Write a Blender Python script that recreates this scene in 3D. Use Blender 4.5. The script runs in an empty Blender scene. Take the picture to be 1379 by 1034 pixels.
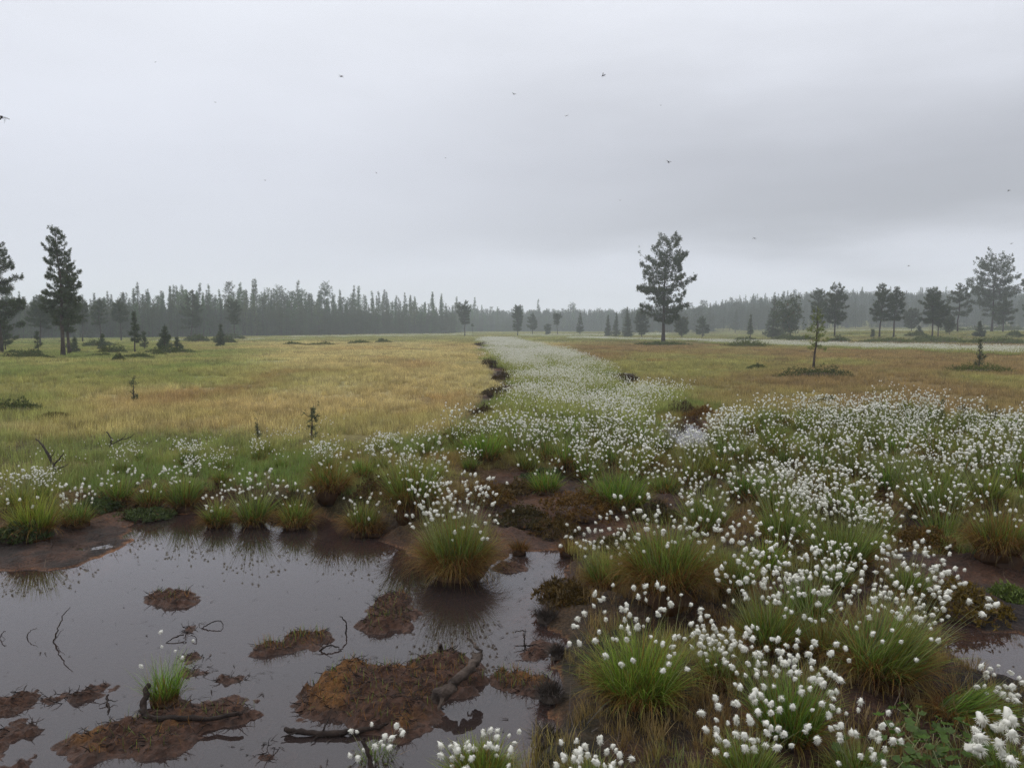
import bpy, math, random
import numpy as np

# ------------------------------------------------------------------ camera, sky, sun, exposure
S = bpy.context.scene
COL = S.collection
FOCAL = 1036.0            # focal length in pixels of the 1379 px wide photograph
CAM_Z = 1.75              # above the pond's water level (z = 0)
PITCH = math.atan((517.0 - 444.0) / FOCAL)
cam_d = bpy.data.cameras.new('camera')
cam_d.sensor_width = 36.0
cam_d.lens = 36.0 * FOCAL / 1379.0
cam_d.clip_start = 0.05
cam_d.clip_end = 6000.0
cam = bpy.data.objects.new('camera', cam_d)
COL.objects.link(cam)
cam.location = (0, 0, CAM_Z)
cam.rotation_euler = (math.pi / 2 - PITCH, 0, 0)
S.camera = cam

S.render.engine = 'CYCLES'
S.view_settings.view_transform = 'Standard'
S.view_settings.look = 'None'
S.view_settings.exposure = 0.0
S.view_settings.gamma = 1.0
S.view_settings.use_curve_mapping = False
cy = S.cycles
cy.use_denoising = True
cy.denoiser = 'OPENIMAGEDENOISE'
cy.denoising_input_passes = 'RGB_ALBEDO_NORMAL'
cy.denoising_prefilter = 'NONE'
cy.max_bounces = 8
cy.diffuse_bounces = 3
cy.glossy_bounces = 3
cy.transmission_bounces = 3
cy.transparent_max_bounces = 12
cy.volume_bounces = 1
cy.sample_clamp_indirect = 6.0

SUN_EL, SUN_AZ = math.radians(52), math.radians(-60)   # azimuth measured from +Y towards +X
SKY_STRENGTH = 0.1
SKY_GAIN = 1.32
HAZE_DENSITY = 0.00105

world = bpy.data.worlds.new('World')
S.world = world
world.use_nodes = True


def build_world():
    nt = world.node_tree
    nt.nodes.clear()
    N, L = nt.nodes.new, nt.links.new

    def math_(op, a, b=None, c=None):
        n = N('ShaderNodeMath'); n.operation = op
        for i, v in enumerate((a, b, c)):
            if v is None: continue
            if isinstance(v, (int, float)): n.inputs[i].default_value = v
            else: L(v, n.inputs[i])
        return n.outputs[0]
    tc = N('ShaderNodeTexCoord')
    sep = N('ShaderNodeSeparateXYZ'); L(tc.outputs['Generated'], sep.inputs[0])
    x, y, z = sep.outputs
    zc = math_('MAXIMUM', z, 0.0)
    # overcast luminance, brighter towards the zenith
    ramp = N('ShaderNodeValToRGB'); L(zc, ramp.inputs[0])
    cr = ramp.color_ramp
    stops = [(0.0, (0.640, 0.652, 0.695)), (0.08, (0.585, 0.605, 0.668)), (0.2, (0.602, 0.622, 0.690)),
             (0.42, (0.69, 0.71, 0.765)), (1.0, (1.25, 1.26, 1.31))]
    cr.elements[0].position = stops[0][0]; cr.elements[0].color = (*stops[0][1], 1)
    cr.elements[1].position = stops[-1][0]; cr.elements[1].color = (*stops[-1][1], 1)
    for p, c in stops[1:-1]:
        e = cr.elements.new(p); e.color = (*c, 1)
    # a darker cloud bank low in the sky, heavier to the right, with pale air under it
    side = N('ShaderNodeMapRange'); side.interpolation_type = 'SMOOTHSTEP'
    L(x, side.inputs['Value'])
    side.inputs['From Min'].default_value = -0.45; side.inputs['From Max'].default_value = 0.5
    side.inputs['To Min'].default_value = 0.10; side.inputs['To Max'].default_value = 1.0
    mp = N('ShaderNodeMapping'); L(tc.outputs['Generated'], mp.inputs[0])
    mp.inputs['Scale'].default_value = (1.6, 1.6, 6.0)
    nz = N('ShaderNodeTexNoise'); L(mp.outputs[0], nz.inputs['Vector'])
    nz.inputs['Scale'].default_value = 1.7; nz.inputs['Detail'].default_value = 5.0
    nz.inputs['Roughness'].default_value = 0.5
    wob = math_('MULTIPLY_ADD', nz.outputs[0], 0.16, -0.08)
    zz = math_('ADD', z, wob)
    b0 = N('ShaderNodeMapRange'); b0.interpolation_type = 'SMOOTHSTEP'; L(zz, b0.inputs['Value'])
    b0.inputs['From Min'].default_value = 0.055; b0.inputs['From Max'].default_value = 0.13
    b1 = N('ShaderNodeMapRange'); b1.interpolation_type = 'SMOOTHSTEP'; L(zz, b1.inputs['Value'])
    b1.inputs['From Min'].default_value = 0.13; b1.inputs['From Max'].default_value = 0.44
    b1.inputs['To Min'].default_value = 1.0; b1.inputs['To Max'].default_value = 0.0
    band = math_('MULTIPLY', math_('MULTIPLY', b0.outputs[0], b1.outputs[0]), side.outputs[0])
    mul = math_('MULTIPLY_ADD', band, -0.40, 1.0)
    cl = math_('MULTIPLY_ADD', nz.outputs[0], 0.14, 0.93)
    tot = math_('MULTIPLY', math_('MULTIPLY', mul, cl), SKY_GAIN / SKY_STRENGTH)
    vm = N('ShaderNodeVectorMath'); vm.operation = 'SCALE'
    L(ramp.outputs[0], vm.inputs[0]); L(tot, vm.inputs['Scale'])
    sky = N('ShaderNodeTexSky'); sky.sky_type = 'NISHITA'; sky.sun_disc = False
    sky.sun_elevation = SUN_EL; sky.sun_rotation = SUN_AZ
    mix = N('ShaderNodeMixRGB'); mix.inputs[0].default_value = 0.97    # cloud cover
    L(sky.outputs[0], mix.inputs[1]); L(vm.outputs[0], mix.inputs[2])
    bg = N('ShaderNodeBackground'); bg.inputs['Strength'].default_value = SKY_STRENGTH
    L(mix.outputs[0], bg.inputs[0])
    out = N('ShaderNodeOutputWorld'); L(bg.outputs[0], out.inputs[0])


build_world()
sun_d = bpy.data.lights.new('sun', 'SUN')
sun_d.energy = 1.1
sun_d.angle = math.radians(24)
sun_d.color = (1.0, 0.975, 0.94)
sun = bpy.data.objects.new('sun', sun_d)
COL.objects.link(sun)
sun.rotation_euler = (math.pi / 2 - SUN_EL, 0, -SUN_AZ + math.pi)
sun.location = (0, 0, 80)

# ------------------------------------------------------------------ numpy helpers
rng = np.random.default_rng(7)
CP, SP = math.cos(PITCH), math.sin(PITCH)


def pix(u, v, z=0.0):
    """Ground point seen at photograph pixel (u, v) on the level plane z."""
    u = np.asarray(u, float); v = np.asarray(v, float)
    a = (u - 689.5) / FOCAL; b = (517.0 - v) / FOCAL
    dx, dy, dz = a, CP + b * SP, -SP + b * CP
    t = (z - CAM_Z) / np.minimum(dz, -1e-5)
    return dx * t, dy * t


def px2m(d, n=1.0):
    return n * d / FOCAL


_T = np.random.default_rng(3).random((256, 256))


def vnoise(x, y, seed=0):
    x = np.asarray(x, float) + seed * 17.31; y = np.asarray(y, float) + seed * 9.77
    xi = np.floor(x).astype(int); yi = np.floor(y).astype(int)
    fx = x - xi; fy = y - yi
    fx = fx * fx * (3 - 2 * fx); fy = fy * fy * (3 - 2 * fy)
    a = _T[xi & 255, yi & 255]; b = _T[(xi + 1) & 255, yi & 255]
    c = _T[xi & 255, (yi + 1) & 255]; d = _T[(xi + 1) & 255, (yi + 1) & 255]
    return (a * (1 - fx) + b * fx) * (1 - fy) + (c * (1 - fx) + d * fx) * fy


def fbm(x, y, oct=4, seed=0, gain=0.5):
    s = 0; amp = 1; tot = 0
    for i in range(oct):
        s = s + amp * (vnoise(x * 2 ** i, y * 2 ** i, seed + i * 3) - 0.5); tot += amp; amp *= gain
    return s / tot * 2          # about -1 .. 1


def sstep(a, b, x):
    t = np.clip((np.asarray(x, float) - a) / (b - a), 0, 1)
    return t * t * (3 - 2 * t)


def poly_sd(px, py, poly):
    """Signed distance to a polygon (negative inside)."""
    P = np.asarray(poly, float)
    sh = np.shape(px)
    px = np.ravel(px); py = np.ravel(py)
    d2 = np.full(px.shape, 1e18); ins = np.zeros(px.shape, bool)
    for i in range(len(P)):
        ax, ay = P[i]; bx, by = P[(i + 1) % len(P)]
        ex, ey = bx - ax, by - ay
        wx, wy = px - ax, py - ay
        t = np.clip((wx * ex + wy * ey) / (ex * ex + ey * ey + 1e-12), 0, 1)
        d2 = np.minimum(d2, (wx - t * ex) ** 2 + (wy - t * ey) ** 2)
        c = ((ay > py) != (by > py)) & (px < (bx - ax) * (py - ay) / ((by - ay) if abs(by - ay) > 1e-12 else 1e-12) + ax)
        ins ^= c
    d = np.sqrt(d2)
    return np.where(ins, -d, d).reshape(sh)


def wpoly(pts, z=0.0):
    p = np.asarray(pts, float)
    X, Y = pix(p[:, 0], p[:, 1], z)
    return np.stack([X, Y], 1)


def lerp(a, b, t):
    return a + (b - a) * t


# ------------------------------------------------------------------ mesh assembly
class MB:
    """Collects vertices, faces and a per-vertex colour, builds ONE mesh."""
    def __init__(self):
        self.v, self.t, self.q, self.a, self.mt, self.mq, self.n = [], [], [], [], [], [], 0

    def add(self, v, tris=None, quads=None, attr=None, mat=0):
        v = np.asarray(v, float).reshape(-1, 3)
        if tris is not None and len(tris):
            tris = np.asarray(tris, int).reshape(-1, 3)
            self.t.append(tris + self.n); self.mt.append(np.full(len(tris), mat))
        if quads is not None and len(quads):
            quads = np.asarray(quads, int).reshape(-1, 4)
            self.q.append(quads + self.n); self.mq.append(np.full(len(quads), mat))
        if attr is None: attr = np.tile((0.5, 0.5, 0.0), (len(v), 1))
        attr = np.asarray(attr, float)
        if attr.ndim == 1: attr = np.tile(attr, (len(v), 1))
        self.v.append(v); self.a.append(attr); self.n += len(v)

    def merge(self, other, M=None, off=(0, 0, 0)):
        v = np.concatenate(other.v)
        if M is not None: v = v @ np.asarray(M).T
        v = v + np.asarray(off)
        self.v.append(v); self.a.append(np.concatenate(other.a))
        if other.t: self.t.append(np.concatenate(other.t) + self.n); self.mt.append(np.concatenate(other.mt))
        if other.q: self.q.append(np.concatenate(other.q) + self.n); self.mq.append(np.concatenate(other.mq))
        self.n += len(v)

    def mesh(self, name, mats, smooth=False):
        me = bpy.data.meshes.new(name)
        v = np.concatenate(self.v).astype(np.float32)
        t = np.concatenate(self.t) if self.t else np.zeros((0, 3), int)
        q = np.concatenate(self.q) if self.q else np.zeros((0, 4), int)
        me.vertices.add(len(v)); me.vertices.foreach_set('co', v.ravel())
        loops = np.concatenate([t.ravel(), q.ravel()]).astype(np.int32)
        me.loops.add(len(loops)); me.loops.foreach_set('vertex_index', loops)
        starts = np.concatenate([np.arange(len(t)) * 3, len(t) * 3 + np.arange(len(q)) * 4]).astype(np.int32)
        me.polygons.add(len(starts)); me.polygons.foreach_set('loop_start', starts)
        mi = np.concatenate([*(self.mt or [np.zeros(0, int)]), *(self.mq or [np.zeros(0, int)])]).astype(np.int32)
        me.polygons.foreach_set('material_index', mi)
        me.polygons.foreach_set('use_smooth', np.full(len(starts), smooth))
        at = me.attributes.new('bl', 'FLOAT_COLOR', 'POINT')
        a = np.concatenate(self.a).astype(np.float32)
        at.data.foreach_set('color', np.concatenate([a, np.ones((len(a), 1), np.float32)], 1).ravel())
        for m in (mats if isinstance(mats, (list, tuple)) else [mats]): me.materials.append(m)
        me.update(calc_edges=True); me.validate()
        return me


def link(name, me, parent=None, loc=None):
    o = bpy.data.objects.new(name, me)
    COL.objects.link(o)
    if parent is not None: o.parent = parent
    if loc is not None: o.location = loc
    return o


def tag(o, label=None, cat=None, group=None, kind=None):
    if label: o['label'] = label
    if cat: o['category'] = cat
    if group: o['group'] = group
    if kind: o['kind'] = kind
    return o


def thing(name, label, cat, loc=(0, 0, 0), rz=0.0, group=None):
    o = bpy.data.objects.new(name, None)
    o.empty_display_size = 0.1
    COL.objects.link(o)
    o.location = loc; o.rotation_euler = (0, 0, rz)
    return tag(o, label, cat, group)


def tube(mb, pts, rad, sides=5, attr=None, mat=0, cap=True):
    pts = np.asarray(pts, float); n = len(pts)
    rad = np.broadcast_to(np.asarray(rad, float), (n,))
    tan = np.gradient(pts, axis=0)
    tan /= np.linalg.norm(tan, axis=1, keepdims=True) + 1e-9
    ref = np.array([0, 0, 1.0]) if abs(tan[:, 2]).mean() < 0.8 else np.array([1.0, 0, 0])
    u = np.cross(tan, ref); u /= np.linalg.norm(u, axis=1, keepdims=True) + 1e-9
    w = np.cross(tan, u)
    an = np.arange(sides) * 2 * np.pi / sides
    ring = pts[:, None, :] + rad[:, None, None] * (np.cos(an)[None, :, None] * u[:, None, :] + np.sin(an)[None, :, None] * w[:, None, :])
    v = ring.reshape(-1, 3)
    i = np.arange(n - 1)[:, None] * sides; j = np.arange(sides)[None, :]; k = (j + 1) % sides
    quads = np.stack([i + j, i + k, i + sides + k, i + sides + j], -1).reshape(-1, 4)
    tr = []
    if cap:
        v = np.concatenate([v, pts[:1], pts[-1:]])
        c0, c1 = n * sides, n * sides + 1
        b = (n - 1) * sides
        for a_ in range(sides):
            tr.append((c0, (a_ + 1) % sides, a_)); tr.append((c1, b + a_, b + (a_ + 1) % sides))
    if attr is None:
        at = np.zeros((len(v), 3)); at[:, 1] = 0.5
        at[:n * sides, 0] = np.repeat(np.linspace(0, 1, n), sides)
    else: at = attr
    mb.add(v, tr, quads, at, mat)


def _ico(sub):
    import bmesh
    bm = bmesh.new(); bmesh.ops.create_icosphere(bm, subdivisions=sub, radius=1.0)
    v = np.array([p.co[:] for p in bm.verts]); bm.verts.index_update()
    f = np.array([[p.index for p in fa.verts] for fa in bm.faces]); bm.free()
    return v, f


ICO1, ICO2, ICO3 = _ico(1), _ico(2), _ico(3)


# ------------------------------------------------------------------ materials
def new_mat(name):
    m = bpy.data.materials.new(name); m.use_nodes = True
    nt = m.node_tree; nt.nodes.clear()
    return m, nt, nt.nodes.new, nt.links.new


def _out(nt, sh):
    o = nt.nodes.new('ShaderNodeOutputMaterial'); nt.links.new(sh, o.inputs[0]); return o


def leafy(name, base, mid, tip, dead, transl=0.3, inst=False, var=0.5, gloss=0.04, noise=True):
    """Blade and leaf material: colour runs from base to tip (attribute bl.r), varies per blade (bl.g), dead blades (bl.b)."""
    m, nt, N, L = new_mat(name)
    at = N('ShaderNodeAttribute'); at.attribute_name = 'bl'
    sp = N('ShaderNodeSeparateColor'); L(at.outputs['Color'], sp.inputs[0])
    rp = N('ShaderNodeValToRGB'); L(sp.outputs[0], rp.inputs[0])
    cr = rp.color_ramp
    cr.elements[0].position = 0.05; cr.elements[0].color = (*base, 1)
    cr.elements[1].position = 1.0; cr.elements[1].color = (*tip, 1)
    e = cr.elements.new(0.45); e.color = (*mid, 1)
    col = rp.outputs[0]
    if inst:
        ia = N('ShaderNodeAttribute'); ia.attribute_type = 'INSTANCER'; ia.attribute_name = 'tint'
        mx = N('ShaderNodeMixRGB'); mx.blend_type = 'MULTIPLY'; mx.inputs[0].default_value = 1.0
        L(col, mx.inputs[1]); L(ia.outputs['Color'], mx.inputs[2]); col = mx.outputs[0]
    else:
        oi = N('ShaderNodeObjectInfo')
        mx = N('ShaderNodeMixRGB'); mx.blend_type = 'MULTIPLY'; mx.inputs[0].default_value = 1.0
        L(col, mx.inputs[1]); L(oi.outputs['Color'], mx.inputs[2]); col = mx.outputs[0]
    dm = N('ShaderNodeMixRGB'); L(sp.outputs[2], dm.inputs[0]); L(col, dm.inputs[1]); dm.inputs[2].default_value = (*dead, 1)
    mr = N('ShaderNodeMapRange'); L(sp.outputs[1], mr.inputs['Value'])
    mr.inputs['To Min'].default_value = 1 - var; mr.inputs['To Max'].default_value = 1 + var
    sc = N('ShaderNodeVectorMath'); sc.operation = 'SCALE'
    L(dm.outputs[0], sc.inputs[0]); L(mr.outputs[0], sc.inputs['Scale'])
    df = N('ShaderNodeBsdfDiffuse'); L(sc.outputs[0], df.inputs[0])
    tl = N('ShaderNodeBsdfTranslucent'); L(sc.outputs[0], tl.inputs[0])
    m1 = N('ShaderNodeMixShader'); m1.inputs[0].default_value = transl
    L(df.outputs[0], m1.inputs[1]); L(tl.outputs[0], m1.inputs[2])
    gl = N('ShaderNodeBsdfGlossy'); gl.inputs['Roughness'].default_value = 0.45
    m2 = N('ShaderNodeMixShader'); m2.inputs[0].default_value = gloss
    L(m1.outputs[0], m2.inputs[1]); L(gl.outputs[0], m2.inputs[2])
    _out(nt, m2.outputs[0])
    return m


def rough_mat(name, c1, c2, scale=8.0, rough=0.9, bump=0.3, bscale=40.0, spec=0.3, wet=None):
    m, nt, N, L = new_mat(name)
    tc = N('ShaderNodeNewGeometry')
    n1 = N('ShaderNodeTexNoise'); n1.inputs['Scale'].default_value = scale; n1.inputs['Detail'].default_value = 6
    n1.inputs['Roughness'].default_value = 0.65
    L(tc.outputs['Position'], n1.inputs['Vector'])
    mr = N('ShaderNodeMapRange'); L(n1.outputs[0], mr.inputs['Value'])
    mr.inputs['From Min'].default_value = 0.35; mr.inputs['From Max'].default_value = 0.65
    mx = N('ShaderNodeMixRGB'); L(mr.outputs[0], mx.inputs[0])
    mx.inputs[1].default_value = (*c1, 1); mx.inputs[2].default_value = (*c2, 1)
    n2 = N('ShaderNodeTexNoise'); n2.inputs['Scale'].default_value = bscale; n2.inputs['Detail'].default_value = 5
    L(tc.outputs['Position'], n2.inputs['Vector'])
    bp = N('ShaderNodeBump'); bp.inputs['Strength'].default_value = bump; bp.inputs['Distance'].default_value = 0.02
    L(n2.outputs[0], bp.inputs['Height'])
    p = N('ShaderNodeBsdfPrincipled'); L(mx.outputs[0], p.inputs['Base Color'])
    p.inputs['Roughness'].default_value = rough; p.inputs['Specular IOR Level'].default_value = spec
    L(bp.outputs[0], p.inputs['Normal'])
    _out(nt, p.outputs[0])
    return m


def ground_mat(name):
    m, nt, N, L = new_mat(name)
    geo = N('ShaderNodeNewGeometry')
    at = N('ShaderNodeAttribute'); at.attribute_name = 'bl'
    wt = N('ShaderNodeAttribute'); wt.attribute_name = 'wet'
    n1 = N('ShaderNodeTexNoise'); n1.inputs['Scale'].default_value = 9; n1.inputs['Detail'].default_value = 9
    n1.inputs['Roughness'].default_value = 0.7
    L(geo.outputs['Position'], n1.inputs['Vector'])
    mr = N('ShaderNodeMapRange'); L(n1.outputs[0], mr.inputs['Value'])
    mr.inputs['From Min'].default_value = 0.3; mr.inputs['From Max'].default_value = 0.7
    mr.inputs['To Min'].default_value = 0.4; mr.inputs['To Max'].default_value = 1.55
    sc = N('ShaderNodeVectorMath'); sc.operation = 'SCALE'
    n4 = N('ShaderNodeTexNoise'); n4.inputs['Scale'].default_value = 70; n4.inputs['Detail'].default_value = 5; n4.inputs['Roughness'].default_value = 0.7
    L(geo.outputs['Position'], n4.inputs['Vector'])
    m4 = N('ShaderNodeMapRange'); L(n4.outputs[0], m4.inputs['Value'])
    m4.inputs['From Min'].default_value = 0.36; m4.inputs['From Max'].default_value = 0.64
    m4.inputs['To Min'].default_value = 0.35; m4.inputs['To Max'].default_value = 1.6
    mm = N('ShaderNodeMath'); mm.operation = 'MULTIPLY'; L(mr.outputs[0], mm.inputs[0]); L(m4.outputs[0], mm.inputs[1])
    L(at.outputs['Color'], sc.inputs[0]); L(mm.outputs[0], sc.inputs['Scale'])
    n2 = N('ShaderNodeTexNoise'); n2.inputs['Scale'].default_value = 45; n2.inputs['Detail'].default_value = 6
    L(geo.outputs['Position'], n2.inputs['Vector'])
    bp = N('ShaderNodeBump'); bp.inputs['Strength'].default_value = 0.8; bp.inputs['Distance'].default_value = 0.025
    L(n2.outputs[0], bp.inputs['Height'])
    n3 = N('ShaderNodeTexNoise'); n3.inputs['Scale'].default_value = 10; n3.inputs['Detail'].default_value = 3
    L(geo.outputs['Position'], n3.inputs['Vector'])
    b2 = N('ShaderNodeBump'); b2.inputs['Strength'].default_value = 0.6; b2.inputs['Distance'].default_value = 0.06
    L(n3.outputs[0], b2.inputs['Height']); L(bp.outputs[0], b2.inputs['Normal'])
    p = N('ShaderNodeBsdfPrincipled'); L(sc.outputs[0], p.inputs['Base Color'])
    rr = N('ShaderNodeMapRange'); L(wt.outputs['Fac'], rr.inputs['Value'])
    rr.inputs['To Min'].default_value = 0.97; rr.inputs['To Max'].default_value = 0.72
    L(rr.outputs[0], p.inputs['Roughness'])
    p.inputs['Specular IOR Level'].default_value = 0.18
    L(b2.outputs[0], p.inputs['Normal'])
    _out(nt, p.outputs[0])
    return m


def water_mat():
    m, nt, N, L = new_mat('bog water')
    geo = N('ShaderNodeNewGeometry')
    n1 = N('ShaderNodeTexNoise'); n1.inputs['Scale'].default_value = 2.2; n1.inputs['Detail'].default_value = 2
    L(geo.outputs['Position'], n1.inputs['Vector'])
    bp = N('ShaderNodeBump'); bp.inputs['Strength'].default_value = 0.02; bp.inputs['Distance'].default_value = 0.02
    L(n1.outputs[0], bp.inputs['Height'])
    fr = N('ShaderNodeFresnel'); fr.inputs['IOR'].default_value = 1.56
    L(bp.outputs[0], fr.inputs['Normal'])
    gl = N('ShaderNodeBsdfGlossy'); gl.inputs['Roughness'].default_value = 0.012
    gl.inputs['Color'].default_value = (0.99, 0.98, 1.0, 1)
    L(bp.outputs[0], gl.inputs['Normal'])
    tr = N('ShaderNodeBsdfTransparent'); tr.inputs[0].default_value = (0.68, 0.47, 0.33, 1)
    df = N('ShaderNodeBsdfDiffuse'); df.inputs[0].default_value = (0.048, 0.035, 0.032, 1)   # peat particles in the water
    mb_ = N('ShaderNodeMixShader'); mb_.inputs[0].default_value = 0.42
    L(tr.outputs[0], mb_.inputs[1]); L(df.outputs[0], mb_.inputs[2])
    mx = N('ShaderNodeMixShader'); L(fr.outputs[0], mx.inputs[0])
    L(mb_.outputs[0], mx.inputs[1]); L(gl.outputs[0], mx.inputs[2])
    _out(nt, mx.outputs[0])
    return m


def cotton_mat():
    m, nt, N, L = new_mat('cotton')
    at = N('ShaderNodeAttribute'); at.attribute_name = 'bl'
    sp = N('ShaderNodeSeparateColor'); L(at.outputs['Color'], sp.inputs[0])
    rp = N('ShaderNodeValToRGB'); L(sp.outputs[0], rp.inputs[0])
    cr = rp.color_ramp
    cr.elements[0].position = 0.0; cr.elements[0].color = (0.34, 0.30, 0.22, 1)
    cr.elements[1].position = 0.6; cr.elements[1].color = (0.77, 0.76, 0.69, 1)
    df = N('ShaderNodeBsdfDiffuse'); L(rp.outputs[0], df.inputs[0])
    tl = N('ShaderNodeBsdfTranslucent'); L(rp.outputs[0], tl.inputs[0])
    mx = N('ShaderNodeMixShader'); mx.inputs[0].default_value = 0.3
    L(df.outputs[0], mx.inputs[1]); L(tl.outputs[0], mx.inputs[2])
    _out(nt, mx.outputs[0])
    return m


M_ground = ground_mat('bog ground')
M_water = water_mat()
M_cotton = cotton_mat()
M_blade = leafy('cottongrass blades', (0.060, 0.026, 0.009), (0.088, 0.158, 0.018), (0.245, 0.285, 0.065), (0.185, 0.076, 0.019), 0.42, var=.6, gloss=.015)
M_stem = leafy('cottongrass stems', (0.10, 0.12, 0.03), (0.16, 0.18, 0.06), (0.26, 0.26, 0.13), (0.2, 0.13, 0.06), 0.2)
M_grass = leafy('sedge blades', (0.55, 0.45, 0.35), (0.9, 0.9, 0.85), (1.15, 1.1, 1.1), (0.20, 0.12, 0.045), 0.35, inst=True, var=0.4)
M_needle = leafy('pine needles', (0.036, 0.046, 0.020), (0.054, 0.072, 0.028), (0.085, 0.105, 0.042), (0.075, 0.055, 0.03), 0.2, var=0.55)
M_bark = rough_mat('pine bark', (0.035, 0.028, 0.023), (0.085, 0.062, 0.05), 9, 0.95, 0.6, 25)
M_leaf = leafy('shrub leaves', (0.03, 0.036, 0.012), (0.052, 0.070, 0.018), (0.085, 0.110, 0.030), (0.12, 0.05, 0.02), 0.25, var=0.6, gloss=0.02)
M_cloud = leafy('broad leaves', (0.028, 0.046, 0.007), (0.042, 0.074, 0.010), (0.055, 0.092, 0.014), (0.14, 0.08, 0.02), 0.3, var=0.35, gloss=0.02)
M_peat = rough_mat('wet peat', (0.026, 0.015, 0.011), (0.085, 0.045, 0.03), 11, 0.75, 0.9, 55, 0.35)
M_peat_moss = rough_mat('peat with orange moss', (0.035, 0.020, 0.013), (0.115, 0.053, 0.018), 6, 0.9, 0.9, 60, 0.2)


def island_mat():
    m, nt, N, L = new_mat('peat island')
    at = N('ShaderNodeAttribute'); at.attribute_name = 'bl'
    sp = N('ShaderNodeSeparateColor'); L(at.outputs['Color'], sp.inputs[0])
    geo = N('ShaderNodeNewGeometry')
    n1 = N('ShaderNodeTexNoise'); n1.inputs['Scale'].default_value = 28; n1.inputs['Detail'].default_value = 8; n1.inputs['Roughness'].default_value = .75
    L(geo.outputs['Position'], n1.inputs['Vector'])
    mr = N('ShaderNodeMapRange'); L(n1.outputs[0], mr.inputs['Value']); mr.inputs['From Min'].default_value = .33; mr.inputs['From Max'].default_value = .67

    def two(a_, b_):
        x = N('ShaderNodeMixRGB'); L(mr.outputs[0], x.inputs[0]); x.inputs[1].default_value = (*a_, 1); x.inputs[2].default_value = (*b_, 1); return x.outputs[0]
    mx = N('ShaderNodeMixRGB'); L(sp.outputs[0], mx.inputs[0])
    L(two((.016, .008, .005), (.105, .047, .026)), mx.inputs[1]); L(two((.040, .018, .007), (.20, .088, .02)), mx.inputs[2])
    bp = N('ShaderNodeBump'); bp.inputs['Strength'].default_value = 1.0; bp.inputs['Distance'].default_value = .03; L(n1.outputs[0], bp.inputs['Height'])
    p = N('ShaderNodeBsdfPrincipled'); L(mx.outputs[0], p.inputs['Base Color']); L(bp.outputs[0], p.inputs['Normal'])
    rr = N('ShaderNodeMapRange'); L(sp.outputs[1], rr.inputs['Value']); rr.inputs['To Min'].default_value = .95; rr.inputs['To Max'].default_value = .55
    L(rr.outputs[0], p.inputs['Roughness']); p.inputs['Specular IOR Level'].default_value = .35
    _out(nt, p.outputs[0]); return m


M_island = island_mat()
M_root = rough_mat('wet black roots', (0.010, 0.007, 0.006), (0.032, 0.021, 0.016), 14, 0.8, 0.6, 60, 0.15)
M_drift = rough_mat('grey driftwood', (0.018, 0.013, 0.011), (0.095, 0.072, 0.058), 10, 0.85, 0.8, 35, 0.15)
M_twig = rough_mat('dark twigs', (0.018, 0.013, 0.010), (0.06, 0.045, 0.035), 12, 0.85, 0.4, 60)
M_insect = rough_mat('insect body', (0.012, 0.011, 0.010), (0.03, 0.027, 0.025), 90, 0.6, 0.1, 200)


def wing_mat():
    m, nt, N, L = new_mat('insect wing')
    a = N('ShaderNodeBsdfTransparent'); b = N('ShaderNodeBsdfDiffuse'); b.inputs[0].default_value = (0.12, 0.12, 0.12, 1)
    mx = N('ShaderNodeMixShader'); mx.inputs[0].default_value = 0.45
    L(a.outputs[0], mx.inputs[1]); L(b.outputs[0], mx.inputs[2]); _out(nt, mx.outputs[0])
    return m


M_wing = wing_mat()

# ------------------------------------------------------------------ the lie of the land
POND = [wpoly([(-260, 800), (0, 772), (60, 765), (118, 755), (150, 738), (172, 712), (195, 700), (240, 693), (300, 696), (345, 694),
               (400, 690), (445, 695), (490, 712), (515, 735), (560, 752), (640, 756), (680, 741), (720, 737), (770, 737), (788, 752),
               (782, 775), (745, 795), (722, 800), (735, 830), (752, 862), (738, 900), (752, 925), (740, 955), (738, 985),
               (728, 1010), (720, 1060), (700, 1150), (500, 1250), (0, 1250), (-400, 1100)]),
        wpoly([(1258, 838), (1290, 838), (1330, 848), (1379, 846), (1460, 850), (1480, 910), (1400, 928), (1345, 922), (1312, 905), (1285, 880)])]
POOL = wpoly([(896, 572), (925, 562), (948, 568), (962, 585), (955, 603), (905, 603), (890, 588)], 0.15)
MUD = [wpoly([(-80, 740), (60, 712), (110, 690), (170, 672), (225, 674), (300, 679), (370, 681), (430, 685), (490, 700), (540, 725), (560, 760), (400, 760), (-80, 860)], 0.05),
       wpoly([(640, 648), (700, 640), (790, 650), (840, 668), (900, 690), (905, 730), (800, 745), (700, 745), (640, 720), (620, 690)], 0.08),
       wpoly([(1225, 770), (1300, 758), (1400, 770), (1500, 800), (1500, 860), (1260, 850)], 0.05)]
WET = wpoly([(560, 720), (640, 640), (800, 632), (930, 640), (1000, 650), (1100, 640), (1200, 650), (1300, 690), (1450, 720), (1700, 760), (1900, 1300), (500, 1300), (690, 1000), (690, 800)], 0.08)
STRIP = wpoly([(646, 456.5), (660, 474), (676, 500), (684, 530), (668, 560), (625, 592), (560, 600), (470, 606), (330, 612), (200, 618), (100, 650), (-40, 700),
               (300, 690), (560, 740), (1000, 900), (1500, 760), (1500, 588), (1379, 582), (1240, 562), (1080, 562), (985, 566), (935, 548), (885, 528), (835, 505), (770, 480), (715, 464), (686, 456.5)], 0.2)
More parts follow.
